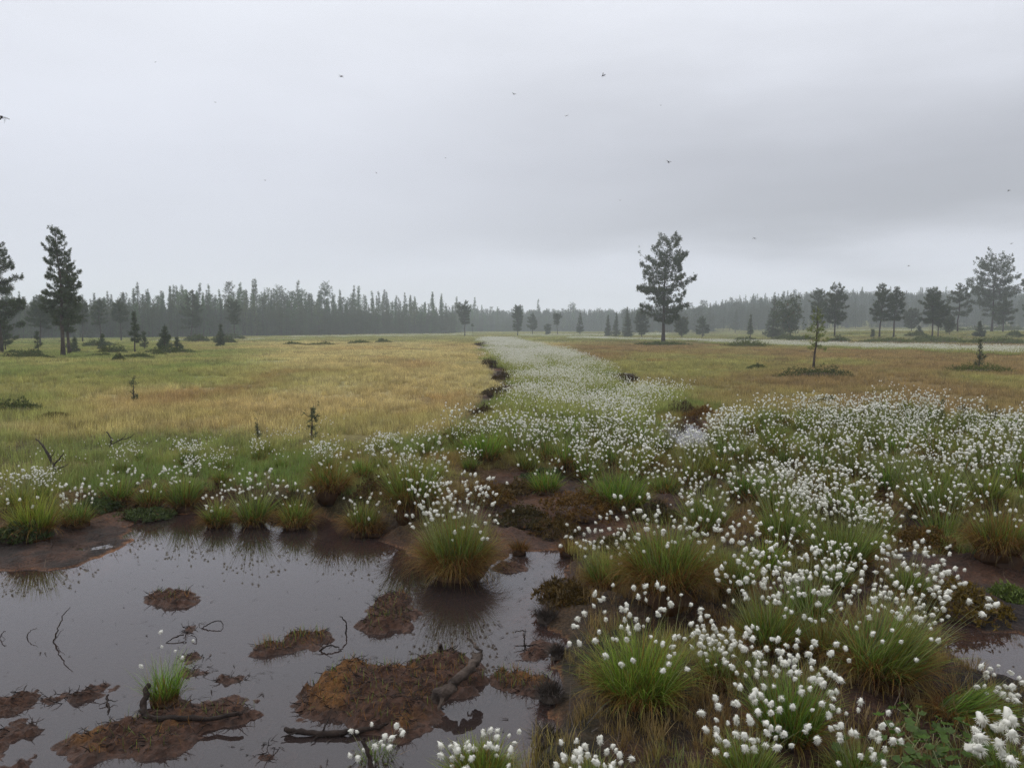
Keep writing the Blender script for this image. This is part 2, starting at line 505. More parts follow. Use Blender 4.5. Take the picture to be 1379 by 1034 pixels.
DITCH = [wpoly(p, 0.2) for p in (
    [(640, 464), (655, 464), (662, 470), (650, 472)],
    [(655, 484), (672, 488), (688, 512), (684, 520), (668, 512), (660, 498)],
    [(652, 528), (690, 518), (688, 530), (668, 542), (645, 545)],
    [(640, 548), (665, 548), (655, 566), (630, 572)],
    [(600, 600), (640, 580), (690, 576), (650, 592), (610, 606)],
    [(820, 508), (850, 503), (862, 512), (842, 519)],
    [(900, 548), (940, 543), (955, 552), (930, 560)],
    [(880, 532), (905, 530), (900, 540)],
    [(935, 558), (965, 556), (962, 572), (940, 568)])]


def hill(x, y):
    ang = x / np.maximum(y, 1.0)
    a = 9.5 * sstep(0.13, 0.40, ang) * sstep(230, 390, y) * (1 + 0.12 * fbm(x / 60, y / 60, 2, 5))
    b = 1.1 * sstep(0.30, 0.48, ang) * sstep(85, 130, y)
    c = 0.004 * np.clip(y - 170, 0, 400)
    return a + b + c


def ground_z(x, y, full=False):
    x = np.asarray(x, float); y = np.asarray(y, float)
    near = (y < 30) & (y > -4) & (np.abs(x) < 30)
    base = 0.20 + 0.05 * fbm(x / 1.3, y / 1.3, 3, 1) + 0.02 * fbm(x / 0.35, y / 0.35, 3, 2)
    base = base + 0.10 * fbm(x / 9, y / 9, 2, 4) * sstep(12, 25, y) + hill(x, y)
    sd = np.full(x.shape, 9.0); mud = np.zeros(x.shape); wet = np.zeros(x.shape)
    if near.any():
        xn, yn = x[near], y[near]
        wob = 0.15 * fbm(xn / 0.75, yn / 0.75, 3, 11) + 0.09 * fbm(xn / 0.25, yn / 0.25, 3, 14) + 0.04 * fbm(xn / 0.09, yn / 0.09, 2, 12)
        s = np.minimum.reduce([poly_sd(xn, yn, p) for p in POND]) + wob
        sd[near] = s
        mud[near] = np.maximum.reduce([1 - sstep(-0.15, 0.25, poly_sd(xn, yn, p) + 2.0 * wob) for p in MUD])
        wet[near] = 1 - sstep(-0.6, 0.7, poly_sd(xn, yn, WET) + wob)
    h = lerp(base, 0.070 + 0.12 * fbm(x / 0.42, y / 0.42, 4, 21) + 0.02 * fbm(x / 0.09, y / 0.09, 2, 22), wet * 0.93)
    h = lerp(h, 0.018 + 0.055 * np.clip(sd / 1.3, 0, 2) + 0.060 * fbm(x / 0.30, y / 0.30, 4, 23) + 0.024 * fbm(x / 0.08, y / 0.08, 2, 25), mud)
    bank = sstep(0.0, 0.16, sd)
    h = np.where(sd < 9, lerp(0.012 * (sd > 0) + 0.02 * np.clip(sd, 0, .5), h, bank), h)
    h = np.where(sd < 0, -0.008 - 0.14 * sstep(0, 0.7, -sd) + 0.02 * fbm(x / 0.3, y / 0.3, 3, 31), h)
    if near.any():
        ps = np.full(x.shape, 9.0); ps[near] = poly_sd(x[near], y[near], POOL) + 0.12 * fbm(x[near] / .5, y[near] / .5, 3, 13)
        h = np.where(ps < 1.2, lerp(h, np.minimum(h, 0.145 + .05 * np.clip(ps, 0, 1)), 1 - sstep(.5, 1.2, ps)), h)
        h = np.where(ps < 0, 0.125 - .1 * sstep(0, .4, -ps), h)
        sd = np.where(ps < sd, np.maximum(ps, -.01), sd)
    if full: return h, sd, mud, wet
    return h


def gz(x, y):
    return float(ground_z(np.array([x]), np.array([y]))[0])


def at(u, v, z=None):
    """Point on the ground seen at photograph pixel (u, v)."""
    zz = 0.2 if z is None else z
    for _ in range(3 if z is None else 1):
        x, y = pix(u, v, zz)
        if z is None: zz = min(gz(x, y), 1.2)
    return np.array([float(x), float(y), gz(x, y) if z is None else z])


def field_colour(x, y):
    """Colour of the sedge and moss that grow at a place in the open bog."""
    x = np.asarray(x, float); y = np.maximum(np.asarray(y, float), 0.5)
    u = x / y
    straw = np.array([0.305, 0.268, 0.120]); orange = np.array([0.262, 0.186, 0.070]); olive = np.array([0.19, 0.185, 0.055])
    green = np.array([0.105, 0.145, 0.028]); rust = np.array([0.18, 0.110, 0.040])
    n1 = fbm(x / 7, y / 14, 4, 41); n2 = fbm(x / 2.2, y / 3.5, 4, 42); n3 = fbm(x / 20, y / 30, 3, 43)
    w_or = sstep(-0.35, 0.45, n1 + 0.5 * n2 + 0.55 * np.exp(-((y - 15) / 5) ** 2))
    c = lerp(straw, orange, (w_or * 0.6)[..., None])
    right = sstep(0.03, 0.10, u)
    cr = lerp(olive * 0.92, orange * 0.62, sstep(-0.3, 0.4, n1 + 0.6 * n2 + 0.4 * sstep(28, 60, y))[..., None])
    c = lerp(c, cr, right[..., None])
    w_ol = sstep(0.1, 0.6, n2 * 0.8 + n3 * 0.8) * 0.58
    c = lerp(c, olive, w_ol[..., None])
    # green heath on the left, green fringe by the pond, green under the pines on the right
    wl = (1 - sstep(-0.46, -0.27, u + 0.10 * n1)) * sstep(16, 24, y + 4 * n2)
    wl = np.maximum(wl, sstep(75, 110, y + 20 * n1) * 0.75)
    wl = np.maximum(wl, 1 - sstep(10.2, 12.0, y + 1.2 * n2 - 2.0 * right))
    wl = np.maximum(wl, (1 - sstep(-0.62, -0.50, u + 0.08 * n2)) * sstep(11, 13, y) * 0.8)
    c = lerp(c, lerp(green, olive, sstep(-.3, .5, n2)[..., None]), (wl * 0.9)[..., None])
    r2 = sstep(0.35, 0.6, fbm(x / 3, y / 6, 4, 47))
    c = lerp(c, rust, (r2 * 0.7 * (1 - wl))[..., None])
    return c


def grown(lo, hi, step, core0, core1, rate):
    core = np.arange(core0, core1, step)
    up, s = [core[-1]], step
    while up[-1] < hi: s *= rate; up.append(up[-1] + s)
    dn, s = [core[0]], step
    while dn[-1] > lo: s *= rate; dn.append(dn[-1] - s)
    return np.concatenate([dn[:0:-1], core, up[1:]])


def build_ground():
    gx = grown(-2600, 2600, 0.034, -4.6, 4.6, 1.045)
    gy = grown(-2600, 2600, 0.036, 2.2, 9.6, 1.028)
    X, Y = np.meshgrid(gx, gy)
    h, sd, mud, wet = ground_z(X, Y, True)
    nx, ny = len(gx), len(gy)
    i = np.arange(ny - 1)[:, None] * nx; j = np.arange(nx - 1)[None, :]
    quads = np.stack([i + j, i + j + 1, i + nx + j + 1, i + nx + j], -1).reshape(-1, 4)
    col = field_colour(X, Y) * 0.85
    n = fbm(X / 0.5, Y / 0.5, 4, 51); n2 = fbm(X / 0.16, Y / 0.16, 3, 52); n3 = fbm(X / 1.4, Y / 1.4, 3, 53)
    peat = np.array([0.055, 0.026, 0.015]); dark = np.array([0.015, 0.009, 0.0065]); red = np.array([0.075, 0.030, 0.013])
    moss_o = np.array([0.09, 0.042, 0.014]); moss_g = np.array([0.040, 0.031, 0.012])
    pc = lerp(peat, dark, sstep(-0.25, 0.35, n + 0.5 * n2)[..., None])
    pc = lerp(pc, red, (sstep(0.15, 0.5, n3 + 0.4 * n) * 0.6)[..., None])
    wc = lerp(pc, moss_o, (sstep(0.12, 0.45, n2 * 0.5 + n3) * 0.55)[..., None])
    wc = lerp(wc, moss_g, (sstep(0.2, 0.5, -n3 + 0.5 * n) * 0.4)[..., None])
    near = (1 - sstep(9.5, 13, Y + n3)) * (np.abs(X) < 30)
    under = lerp(col * 0.8, wc, 0.75)
    col = lerp(col, under, near[..., None])
    col = lerp(col, wc * .55, wet[..., None])
    col = lerp(col, lerp(pc, moss_o * 0.8, (sstep(.3, .6, n3) * .4)[..., None]) * .85, np.clip(mud, 0, 1)[..., None])
    far = (Y > 12) & (Y < 170)
    dm = np.zeros(X.shape)
    sub = (Y > 5) & (Y < 170) & (np.abs(X) < 60)
    dm[sub] = np.maximum.reduce([1 - sstep(0.0, 0.25, (poly_sd(X[sub], Y[sub], p) + 0.35 * fbm(X[sub] / .8, Y[sub] / .8, 3, 61))) for p in DITCH])
    col = lerp(col, lerp(dark, red, sstep(-.2, .4, n)[..., None]), dm[..., None])
    bed_absorb = lerp(np.array([0.13, 0.058, 0.024]), np.array([0.022, 0.013, 0.009]), sstep(.02, .38, -sd + .12 * n2)[..., None])  # reddish bed; darkening with depth painted in for light absorbed by the water
    col = lerp(col, bed_absorb, (sd < 0)[..., None] * 1.0)
    h = h - 0.05 * dm * (sd > 0.3)
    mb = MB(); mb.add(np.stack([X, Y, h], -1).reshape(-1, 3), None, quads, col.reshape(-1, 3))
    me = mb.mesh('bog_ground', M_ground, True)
    a = me.attributes.new('wet', 'FLOAT', 'POINT')
    wv = np.clip(np.maximum(mud, dm) * 0.9 + 0.35 * wet + (1 - sstep(0, .4, sd)) * .8, 0, 1)
    a.data.foreach_set('value', wv.ravel().astype(np.float32))
    return tag(link('ground', me), kind='structure')


build_ground()


def build_water():
    gx = np.linspace(-14, 12, 40); gy = np.linspace(0.6, 16, 40)
    X, Y = np.meshgrid(gx, gy); nx, ny = 40, 40
    i = np.arange(ny - 1)[:, None] * nx; j = np.arange(nx - 1)[None, :]
    q = np.stack([i + j, i + j + 1, i + nx + j + 1, i + nx + j], -1).reshape(-1, 4)
    mb = MB(); mb.add(np.stack([X, Y, X * 0], -1).reshape(-1, 3), None, q)
    return tag(link('water', mb.mesh('water', M_water, True)), kind='structure')


build_water()


def build_pool():
    c = POOL.mean(0); P = c + (POOL - c) * 1.35
    mb = MB(); mb.add(np.concatenate([np.concatenate([P, np.full((len(P), 1), .14)], 1), [[c[0], c[1], .14]]]), [(len(P), (k + 1) % len(P), k) for k in range(len(P))])
    me = mb.mesh('water', M_water, True)
    me.flip_normals() if me.polygons[0].normal.z < 0 else None
    return tag(link('water', me), kind='structure')


build_pool()


# ------------------------------------------------------------------ haze
def build_haze():
    x0, x1, y0, y1, z0, z1 = -700, 700, -150, 720, -1.6, 34.0
    v = [(a, b, c) for c in (z0, z1) for b in (y0, y1) for a in (x0, x1)]
    q = [(0, 2, 3, 1), (4, 5, 7, 6), (0, 1, 5, 4), (2, 6, 7, 3), (0, 4, 6, 2), (1, 3, 7, 5)]
    m, nt, N, L = new_mat('mist')
    p = N('ShaderNodeVolumePrincipled')
    p.inputs['Color'].default_value = (0.86, 0.93, 0.985, 1)
    p.inputs['Density'].default_value = HAZE_DENSITY
    p.inputs['Anisotropy'].default_value = 0.0
    o = N('ShaderNodeOutputMaterial'); L(p.outputs[0], o.inputs['Volume'])
    mb = MB(); mb.add(v, None, q)
    return tag(link('haze', mb.mesh('haze', m)), kind='stuff')


# ------------------------------------------------------------------ blades, heads, tussocks
def blades(mb, base, az, tilt, curl, length, width, seg=4, dead=None, rnd=None, twist=None, t0=0.0, mat=0):
    """Many tapering grass blades at once."""
    n = len(az)
    t = np.linspace(0, 1, seg + 1)
    th = tilt[:, None] + curl[:, None] * t[None, :] ** 1.5
    thm = 0.5 * (th[:, 1:] + th[:, :-1])
    ds = (length / seg)[:, None]
    dr = np.concatenate([np.zeros((n, 1)), np.cumsum(np.sin(thm) * ds, 1)], 1)
    dz = np.concatenate([np.zeros((n, 1)), np.cumsum(np.cos(thm) * ds, 1)], 1)
    ca, sa = np.cos(az)[:, None], np.sin(az)[:, None]
    P = np.stack([base[:, 0:1] + dr * ca, base[:, 1:2] + dr * sa, base[:, 2:3] + dz], -1)
    tw = az + np.pi / 2 if twist is None else twist
    w = np.stack([np.cos(tw), np.sin(tw), np.zeros(n)], -1)[:, None, :] * (width[:, None] * np.clip(1 - t[None, :] ** 1.6, 0.06, 1) * 0.5)[:, :, None]
    V = np.stack([P - w, P + w], 2).reshape(-1, 3)
    i = (np.arange(n)[:, None] * (seg + 1) + np.arange(seg)[None, :]) * 2
    q = np.stack([i, i + 1, i + 3, i + 2], -1).reshape(-1, 4)
    rnd = rng.random(n) if rnd is None else rnd
    dead = np.zeros(n) if dead is None else dead
    A = np.stack([np.broadcast_to(t0 + (1 - t0) * t[None, :], (n, seg + 1)), np.broadcast_to(rnd[:, None], (n, seg + 1)), np.broadcast_to(dead[:, None], (n, seg + 1))], -1)
    mb.add(V, None, q, np.repeat(A.reshape(-1, 3), 2, 0), mat)
    return P[:, -1, :], th[:, -1]


def head_mb(seed, sub=2, hairs=110):
    """A fluffy cottongrass head, one unit wide, hanging slightly to one side."""
    r = np.random.default_rng(seed)
    v, f = (ICO2 if sub == 2 else ICO1)
    v = v.copy()
    lump = 1 + 0.30 * np.sin(v[:, 0] * 2.6 + r.random() * 6) * np.cos(v[:, 1] * 2.9 + r.random() * 6) + .16 * np.sin(v[:, 2] * 5 + r.random() * 6)
    v *= (lump * (1 + r.normal(0, 0.15, len(v))))[:, None]
    z = v[:, 2]
    v[:, :2] *= (0.46 * (0.98 - 0.40 * np.clip(-z, 0, 1)))[:, None] * r.uniform(.8, 1.15)
    v[:, 2] *= 0.58 * r.uniform(.85, 1.4)
    v[:, 0] += r.uniform(-.2, .35) * z + r.uniform(0, .25) * z * z
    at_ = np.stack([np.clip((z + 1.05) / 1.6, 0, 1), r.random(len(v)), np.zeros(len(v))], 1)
    mb = MB(); mb.add(v, f, None, at_)
    if hairs:
        d = r.normal(size=(hairs, 3)); d[:, 2] -= 0.25; d[:, 0] += .35; d /= np.linalg.norm(d, axis=1, keepdims=True)
        s = d * np.array([.42, .42, .5]); e = d * np.array([.66, .66, .72]) * r.uniform(.8, 1.45, (hairs, 1)); e[:, 2] -= 0.12; e[:, 0] += .08
        w = np.cross(d, r.normal(size=(hairs, 3))); w /= np.linalg.norm(w, axis=1, keepdims=True); w *= 0.035
        V = np.stack([s - w, s + w, e], 1).reshape(-1, 3)
        mb.add(V, np.arange(hairs * 3).reshape(-1, 3), None, (0.8, 0.5, 0))
    return mb


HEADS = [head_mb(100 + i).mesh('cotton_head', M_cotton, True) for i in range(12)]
HEAD_LO = [head_mb(200 + i, 1, 0) for i in range(4)]
HEAD_MID = [head_mb(230 + i, 1, 14) for i in range(4)]


def tussock_geometry(r, h, half_w, nbl, heads, top, skirt=0.3, brown=0.25, bw=0.0034, seg=4, lean=(0, 0), spread=1.0, droop=0.5):
    """Returns blades MB, stems MB and the head positions of one cottongrass tussock (metres)."""
    mb = MB()
    rad = half_w * 0.42
    ped = h * min(.30, .06 + .26 * skirt)
    n = nbl
    rr = rad * np.sqrt(r.random(n)); pa = r.random(n) * 2 * np.pi
    base = np.stack([rr * np.cos(pa), rr * np.sin(pa), ped * (1.1 - .7 * (rr / rad) ** 2)], 1)
    az = pa + r.normal(0, 0.85, n)
    k = rr / rad
    tmax = math.atan2(half_w * 0.95, h)
    tilt = k * tmax * r.uniform(0.35, 1.2, n) * spread
    length = (h - ped * .8) * r.uniform(0.42, 1.18, n)
    curl = np.abs(r.normal(0, 1.15, n)) * droop + 0.1
    lx, ly = lean
    az = np.arctan2(np.sin(az) * (tilt + .1) + ly, np.cos(az) * (tilt + .1) + lx)
    tilt = tilt + math.hypot(lx, ly) * 0.6
    dead = (r.random(n) < .10 + brown * 0.6).astype(float) * r.uniform(.3, 1, n)
    blades(mb, base, az, tilt, curl, length, np.full(n, bw) * r.uniform(.7, 1.3, n), seg, dead, r.random(n), az + np.pi / 2 + r.normal(0, .6, n))
    m = int(nbl * skirt * .9)       # old brown leaves hanging round the foot
    if m:
        pa = r.random(m) * 2 * np.pi
        base = np.stack([rad * .92 * np.cos(pa), rad * .92 * np.sin(pa), r.uniform(.02, .12, m) * h + ped * r.uniform(.3, .95, m)], 1)
        ln = h * r.uniform(.35, .75, m)
        blades(mb, base, pa + r.normal(0, .35, m), r.uniform(.5, 1.2, m), r.uniform(.8, 2.0, m), ln, np.full(m, bw) * r.uniform(.7, 1.3, m), seg,
               r.uniform(.6, 1, m), r.random(m) * 0.85, pa + np.pi / 2 + r.normal(0, .7, m))
    # dense dark foot of the tussock
    v, f = ICO2; v = v * (1 + 0.12 * r.normal(size=(len(v), 1))); v = v * np.array([rad * 1.02, rad * 1.02, max(h * 0.16, ped * 1.05)])
    mb.add(v, f, None, np.stack([np.full(len(v), .05), r.random(len(v)) * .5, np.full(len(v), .25)], 1))
    sm = MB(); hp = []
    if heads:
        pa = r.random(heads) * 2 * np.pi; rr = rad * np.sqrt(r.random(heads)) * 0.95
        base = np.stack([rr * np.cos(pa), rr * np.sin(pa), np.full(heads, .1 * h)], 1)
        az = pa + r.normal(0, .6, heads)
        tilt = (rr / rad) * tmax * r.uniform(.15, .85, heads) * spread
        az = np.arctan2(np.sin(az) * (tilt + .1) + ly, np.cos(az) * (tilt + .1) + lx)
        tilt = tilt + math.hypot(lx, ly) * 0.6
        ln = top * (1.02 - .62 * r.beta(1.1, 1.7, heads))
        e1, t1 = blades(sm, base, az, tilt, np.abs(r.normal(0, .34, heads)), ln, np.full(heads, bw * 1.05), 5, None, r.random(heads), az + r.normal(0, .5, heads))
        # a second strip at right angles makes the stem read as round
        hp = [(e1[i], az[i], t1[i]) for i in range(heads)]
    return mb, sm, hp


def rot_head(az, th, r):
    """Rotation matrix tipping a head over by th towards azimuth az."""
    c, s = math.cos(th), math.sin(th)
    Ry = np.array([[c, 0, s], [0, 1, 0], [-s, 0, c]])
    a = az; Rz = np.array([[math.cos(a), -math.sin(a), 0], [math.sin(a), math.cos(a), 0], [0, 0, 1]])
    sp_ = r.random() * 6.28; Rs = np.array([[math.cos(sp_), -math.sin(sp_), 0], [math.sin(sp_), math.cos(sp_), 0], [0, 0, 1]])
    return Rz @ Ry @ Rs


def make_tussock(label, loc, r, geo, head_objs=True, hs=0.020, group=None, tint=(1, 1, 1), rz=0.0):
    bm_, sm, hp = geo
    root = thing('cottongrass_tussock', label, 'cottongrass', loc, rz, group)
    o = link('leaf_tuft', bm_.mesh('leaf_tuft', M_blade), root); o.color = (*tint, 1); o['kind'] = 'stuff'
    if hp:
        link('stem_cluster', sm.mesh('stem_cluster', M_stem), root)
        if head_objs:
            for i, (p, az, th) in enumerate(hp):
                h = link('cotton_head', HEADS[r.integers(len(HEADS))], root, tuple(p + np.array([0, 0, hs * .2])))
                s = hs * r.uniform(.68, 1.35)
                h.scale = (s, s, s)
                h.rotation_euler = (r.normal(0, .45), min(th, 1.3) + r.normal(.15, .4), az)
        else:
            hm = MB()
            for p, az, th in hp:
                s = hs * r.uniform(.72, 1.2)
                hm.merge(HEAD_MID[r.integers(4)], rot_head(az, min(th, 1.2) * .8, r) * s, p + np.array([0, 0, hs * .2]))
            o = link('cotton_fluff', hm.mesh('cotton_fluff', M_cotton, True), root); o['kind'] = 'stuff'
    return root

# ------------------------------------------------------------------ uncountable growth: instanced from small patches
def patch_object(name, me):
    return bpy.data.objects.new(name, me)          # source patch, only reached through the growth that uses it


def scatter(name, pts, scale, rotz, tint, variants, pick):
    """ONE object of growth: patches instanced on points."""
    me = bpy.data.meshes.new(name)
    me.vertices.add(len(pts)); me.vertices.foreach_set('co', np.asarray(pts, np.float32).ravel())
    a = me.attributes.new('scl', 'FLOAT', 'POINT'); a.data.foreach_set('value', np.asarray(scale, np.float32))
    rv = np.zeros((len(pts), 3), np.float32); rv[:, 2] = rotz
    a = me.attributes.new('rot', 'FLOAT_VECTOR', 'POINT'); a.data.foreach_set('vector', rv.ravel())
    a = me.attributes.new('tint', 'FLOAT_COLOR', 'POINT')
    a.data.foreach_set('color', np.concatenate([np.asarray(tint, np.float32), np.ones((len(pts), 1), np.float32)], 1).ravel())
    a = me.attributes.new('pick', 'INT', 'POINT'); a.data.foreach_set('value', np.asarray(pick, np.int32))
    o = link(name, me)
    g = bpy.data.node_groups.new(name, 'GeometryNodeTree')
    g.interface.new_socket('Geometry', in_out='INPUT', socket_type='NodeSocketGeometry')
    g.interface.new_socket('Geometry', in_out='OUTPUT', socket_type='NodeSocketGeometry')
    N, L = g.nodes.new, g.links.new
    gi, go = N('NodeGroupInput'), N('NodeGroupOutput')
    iop = N('GeometryNodeInstanceOnPoints'); iop.inputs['Pick Instance'].default_value = True
    L(gi.outputs[0], iop.inputs['Points'])
    jn = N('GeometryNodeJoinGeometry')
    for v in reversed(variants):
        oi = N('GeometryNodeObjectInfo'); oi.inputs['Object'].default_value = v; oi.inputs['As Instance'].default_value = True
        L(oi.outputs['Geometry'], jn.inputs[0])
    L(jn.outputs[0], iop.inputs['Instance'])

    def named(nm, ty):
        n = N('GeometryNodeInputNamedAttribute'); n.data_type = ty; n.inputs['Name'].default_value = nm
        return [s for s in n.outputs if s.enabled and s.name == 'Attribute'][0]
    L(named('pick', 'INT'), iop.inputs['Instance Index'])
    L(named('rot', 'FLOAT_VECTOR'), iop.inputs['Rotation'])
    L(named('scl', 'FLOAT'), iop.inputs['Scale'])
    L(iop.outputs[0], go.inputs[0])
    md = o.modifiers.new('growth', 'NODES'); md.node_group = g
    return tag(o, kind='stuff')


def sedge_patch(seed, size, n, hgt, bw, seg=2, deadp=0.25):
    r = np.random.default_rng(seed); mb = MB()
    cl = r.random((max(4, n // 14), 2)) * size - size / 2
    ci = r.integers(0, len(cl), n)
    base = np.concatenate([cl[ci] + r.normal(0, size * .07, (n, 2)), np.full((n, 1), -0.02)], 1)
    blades(mb, base, r.random(n) * 6.283, np.abs(r.normal(0, .28, n)), np.abs(r.normal(.3, .4, n)), hgt * r.uniform(.45, 1.15, n), bw * r.uniform(.7, 1.3, n), seg,
           (r.random(n) < deadp) * r.uniform(.2, .8, n), r.random(n), None, 0.15)
    return mb


POOL_RIM = wpoly([(885, 558), (970, 558), (970, 612), (885, 612)], .15)


def build_field():
    near_v = [patch_object('sedge_patch', sedge_patch(300 + i, .42, 95, .17, .0046, 2).mesh('sedge_patch', M_grass)) for i in range(4)]
    mid_v = [patch_object('sedge_patch', sedge_patch(310 + i, .95, 170, .17, .011, 2).mesh('sedge_patch', M_grass)) for i in range(4)]
    far_v = [patch_object('sedge_patch', sedge_patch(320 + i, 3.0, 260, .20, .035, 1).mesh('sedge_patch', M_grass)) for i in range(4)]
    allv = near_v + mid_v + far_v
    P, SC, RZ, TI, PK = [], [], [], [], []
    r = np.random.default_rng(11)

    def ring(d0, d1, n, k0):
        d = np.sqrt(r.random(n) * (d1 * d1 - d0 * d0) + d0 * d0)
        u = r.uniform(-0.92, 0.92, n)
        x, y = u * d, d
        z, sd, mud, wet = ground_z(x, y, True)
        keep = (sd > 0.25) & (mud < 0.25) & (wet < 0.4)
        st = poly_sd(x, y, STRIP); keep &= (st > -0.25 + 0.5 * fbm(x, y, 2, 71)) | ((r.random(n) < .5) & (y > 13)); keep &= poly_sd(x, y, POOL_RIM) > 0
        for p in DITCH: keep &= poly_sd(x, y, p) + .35 * fbm(x / .8, y / .8, 3, 61) > 0.22
        keep &= r.random(n) > 0.55 * sstep(.1, .5, fbm(x / 1.1, y / 1.1, 3, 73))
        x, y, z, st = x[keep], y[keep], z[keep], st[keep]
        P.append(np.stack([x, y, z], 1)); SC.append(r.uniform(.7, 1.25, len(x)) * (1 + 0.3 * fbm(x / 2.5, y / 2.5, 2, 74)))
        RZ.append(r.random(len(x)) * 6.283)
        TI.append(1.75 * lerp(field_colour(x, y), np.array([.10, .14, .026]), (1 - sstep(-.6, .1, st))[:, None]) * (1 + 0.28 * r.normal(size=(len(x), 1))).clip(.5, 1.6)); PK.append(k0 + r.integers(0, 4, len(x)))
    ring(7.5, 16, 5200, 0)
    ring(15, 34, 15000, 0)
    ring(33, 85, 17000, 4)
    ring(83, 330, 22000, 8)
    return scatter('bog_sedge', np.concatenate(P), np.concatenate(SC), np.concatenate(RZ), np.concatenate(TI), allv, np.concatenate(PK))


build_field()


def build_green_grass():
    """Short green grass and moss sprigs between the tussocks and on the pond's bank."""
    vs = [patch_object('grass_patch', sedge_patch(340 + i, .30, 120, .13, .0038, 3, .2).mesh('grass_patch', M_grass)) for i in range(5)]
    r = np.random.default_rng(12)
    n = 15000
    d = np.sqrt(r.random(n) * (17 ** 2 - 2.2 ** 2) + 2.2 ** 2); u = r.uniform(-.95, .95, n)
    x, y = u * d, d
    z, sd, mud, wet = ground_z(x, y, True)
    nn = fbm(x / .7, y / .7, 3, 81)
    st = poly_sd(x, y, STRIP)
    dens = np.where(st < 0.3, 0.85, 0.0)
    dens = np.where(wet > .4, 0.55 + 0.35 * sstep(.12, .45, nn), dens)
    dens *= (sd > 0.12) * (mud < 0.3)
    keep = r.random(n) < dens
    x, y, z, nn = x[keep], y[keep], z[keep], nn[keep]
    g = lerp(np.array([.10, .155, .026]), np.array([.20, .19, .045]), sstep(-.4, .6, fbm(x / 1.7, y / 1.7, 3, 82) + r.normal(0, .25, len(x)))[:, None])
    g = lerp(g, np.array([.20, .095, .025]), (sstep(.15, .6, fbm(x / 1.1, y / 1.1, 3, 83)) * .6)[:, None])
    wk = wet[keep]
    g = lerp(g, lerp(np.array([.105, .046, .015]), np.array([.17, .115, .042]), r.random((len(x), 1))), (wk * .85 * (1 - sstep(.1, .5, nn)))[:, None])
    return scatter('green_grass', np.stack([x, y, z], 1), r.uniform(.6, 1.25, len(x)) * (1 - .2 * wk), r.random(len(x)) * 6.28, g * 1.45, vs, r.integers(0, 5, len(x)))


build_green_grass()


# ------------------------------------------------------------------ cottongrass far out: the white swath and bands
M_cstem = leafy('distant cottongrass stems', (.10, .08, .025), (.22, .27, .05), (.42, .42, .14), (.15, .08, .03), .35, var=.4)


def cotton_patch(seed, size, nh, nb, hgt, hs, bw):
    r = np.random.default_rng(seed); mb = MB()
    base = np.concatenate([r.random((nb, 2)) * size - size / 2, np.zeros((nb, 1))], 1)
    blades(mb, base, r.random(nb) * 6.28, np.abs(r.normal(0, .35, nb)), np.abs(r.normal(.3, .4, nb)), hgt * r.uniform(.4, .85, nb), np.full(nb, bw), 2, (r.random(nb) < .15) * .8)
    base = np.concatenate([r.random((nh, 2)) * size - size / 2, np.zeros((nh, 1))], 1)
    e, th = blades(mb, base, r.random(nh) * 6.28, np.abs(r.normal(0, .22, nh)), np.abs(r.normal(.1, .2, nh)), hgt * r.uniform(.7, 1.15, nh), np.full(nh, bw * .7), 2)
    for p in e:
        mb.merge(HEAD_LO[r.integers(4)], np.eye(3) * hs * r.uniform(.75, 1.2), p)
        mb.mt[-1] = np.ones_like(mb.mt[-1])
    return mb


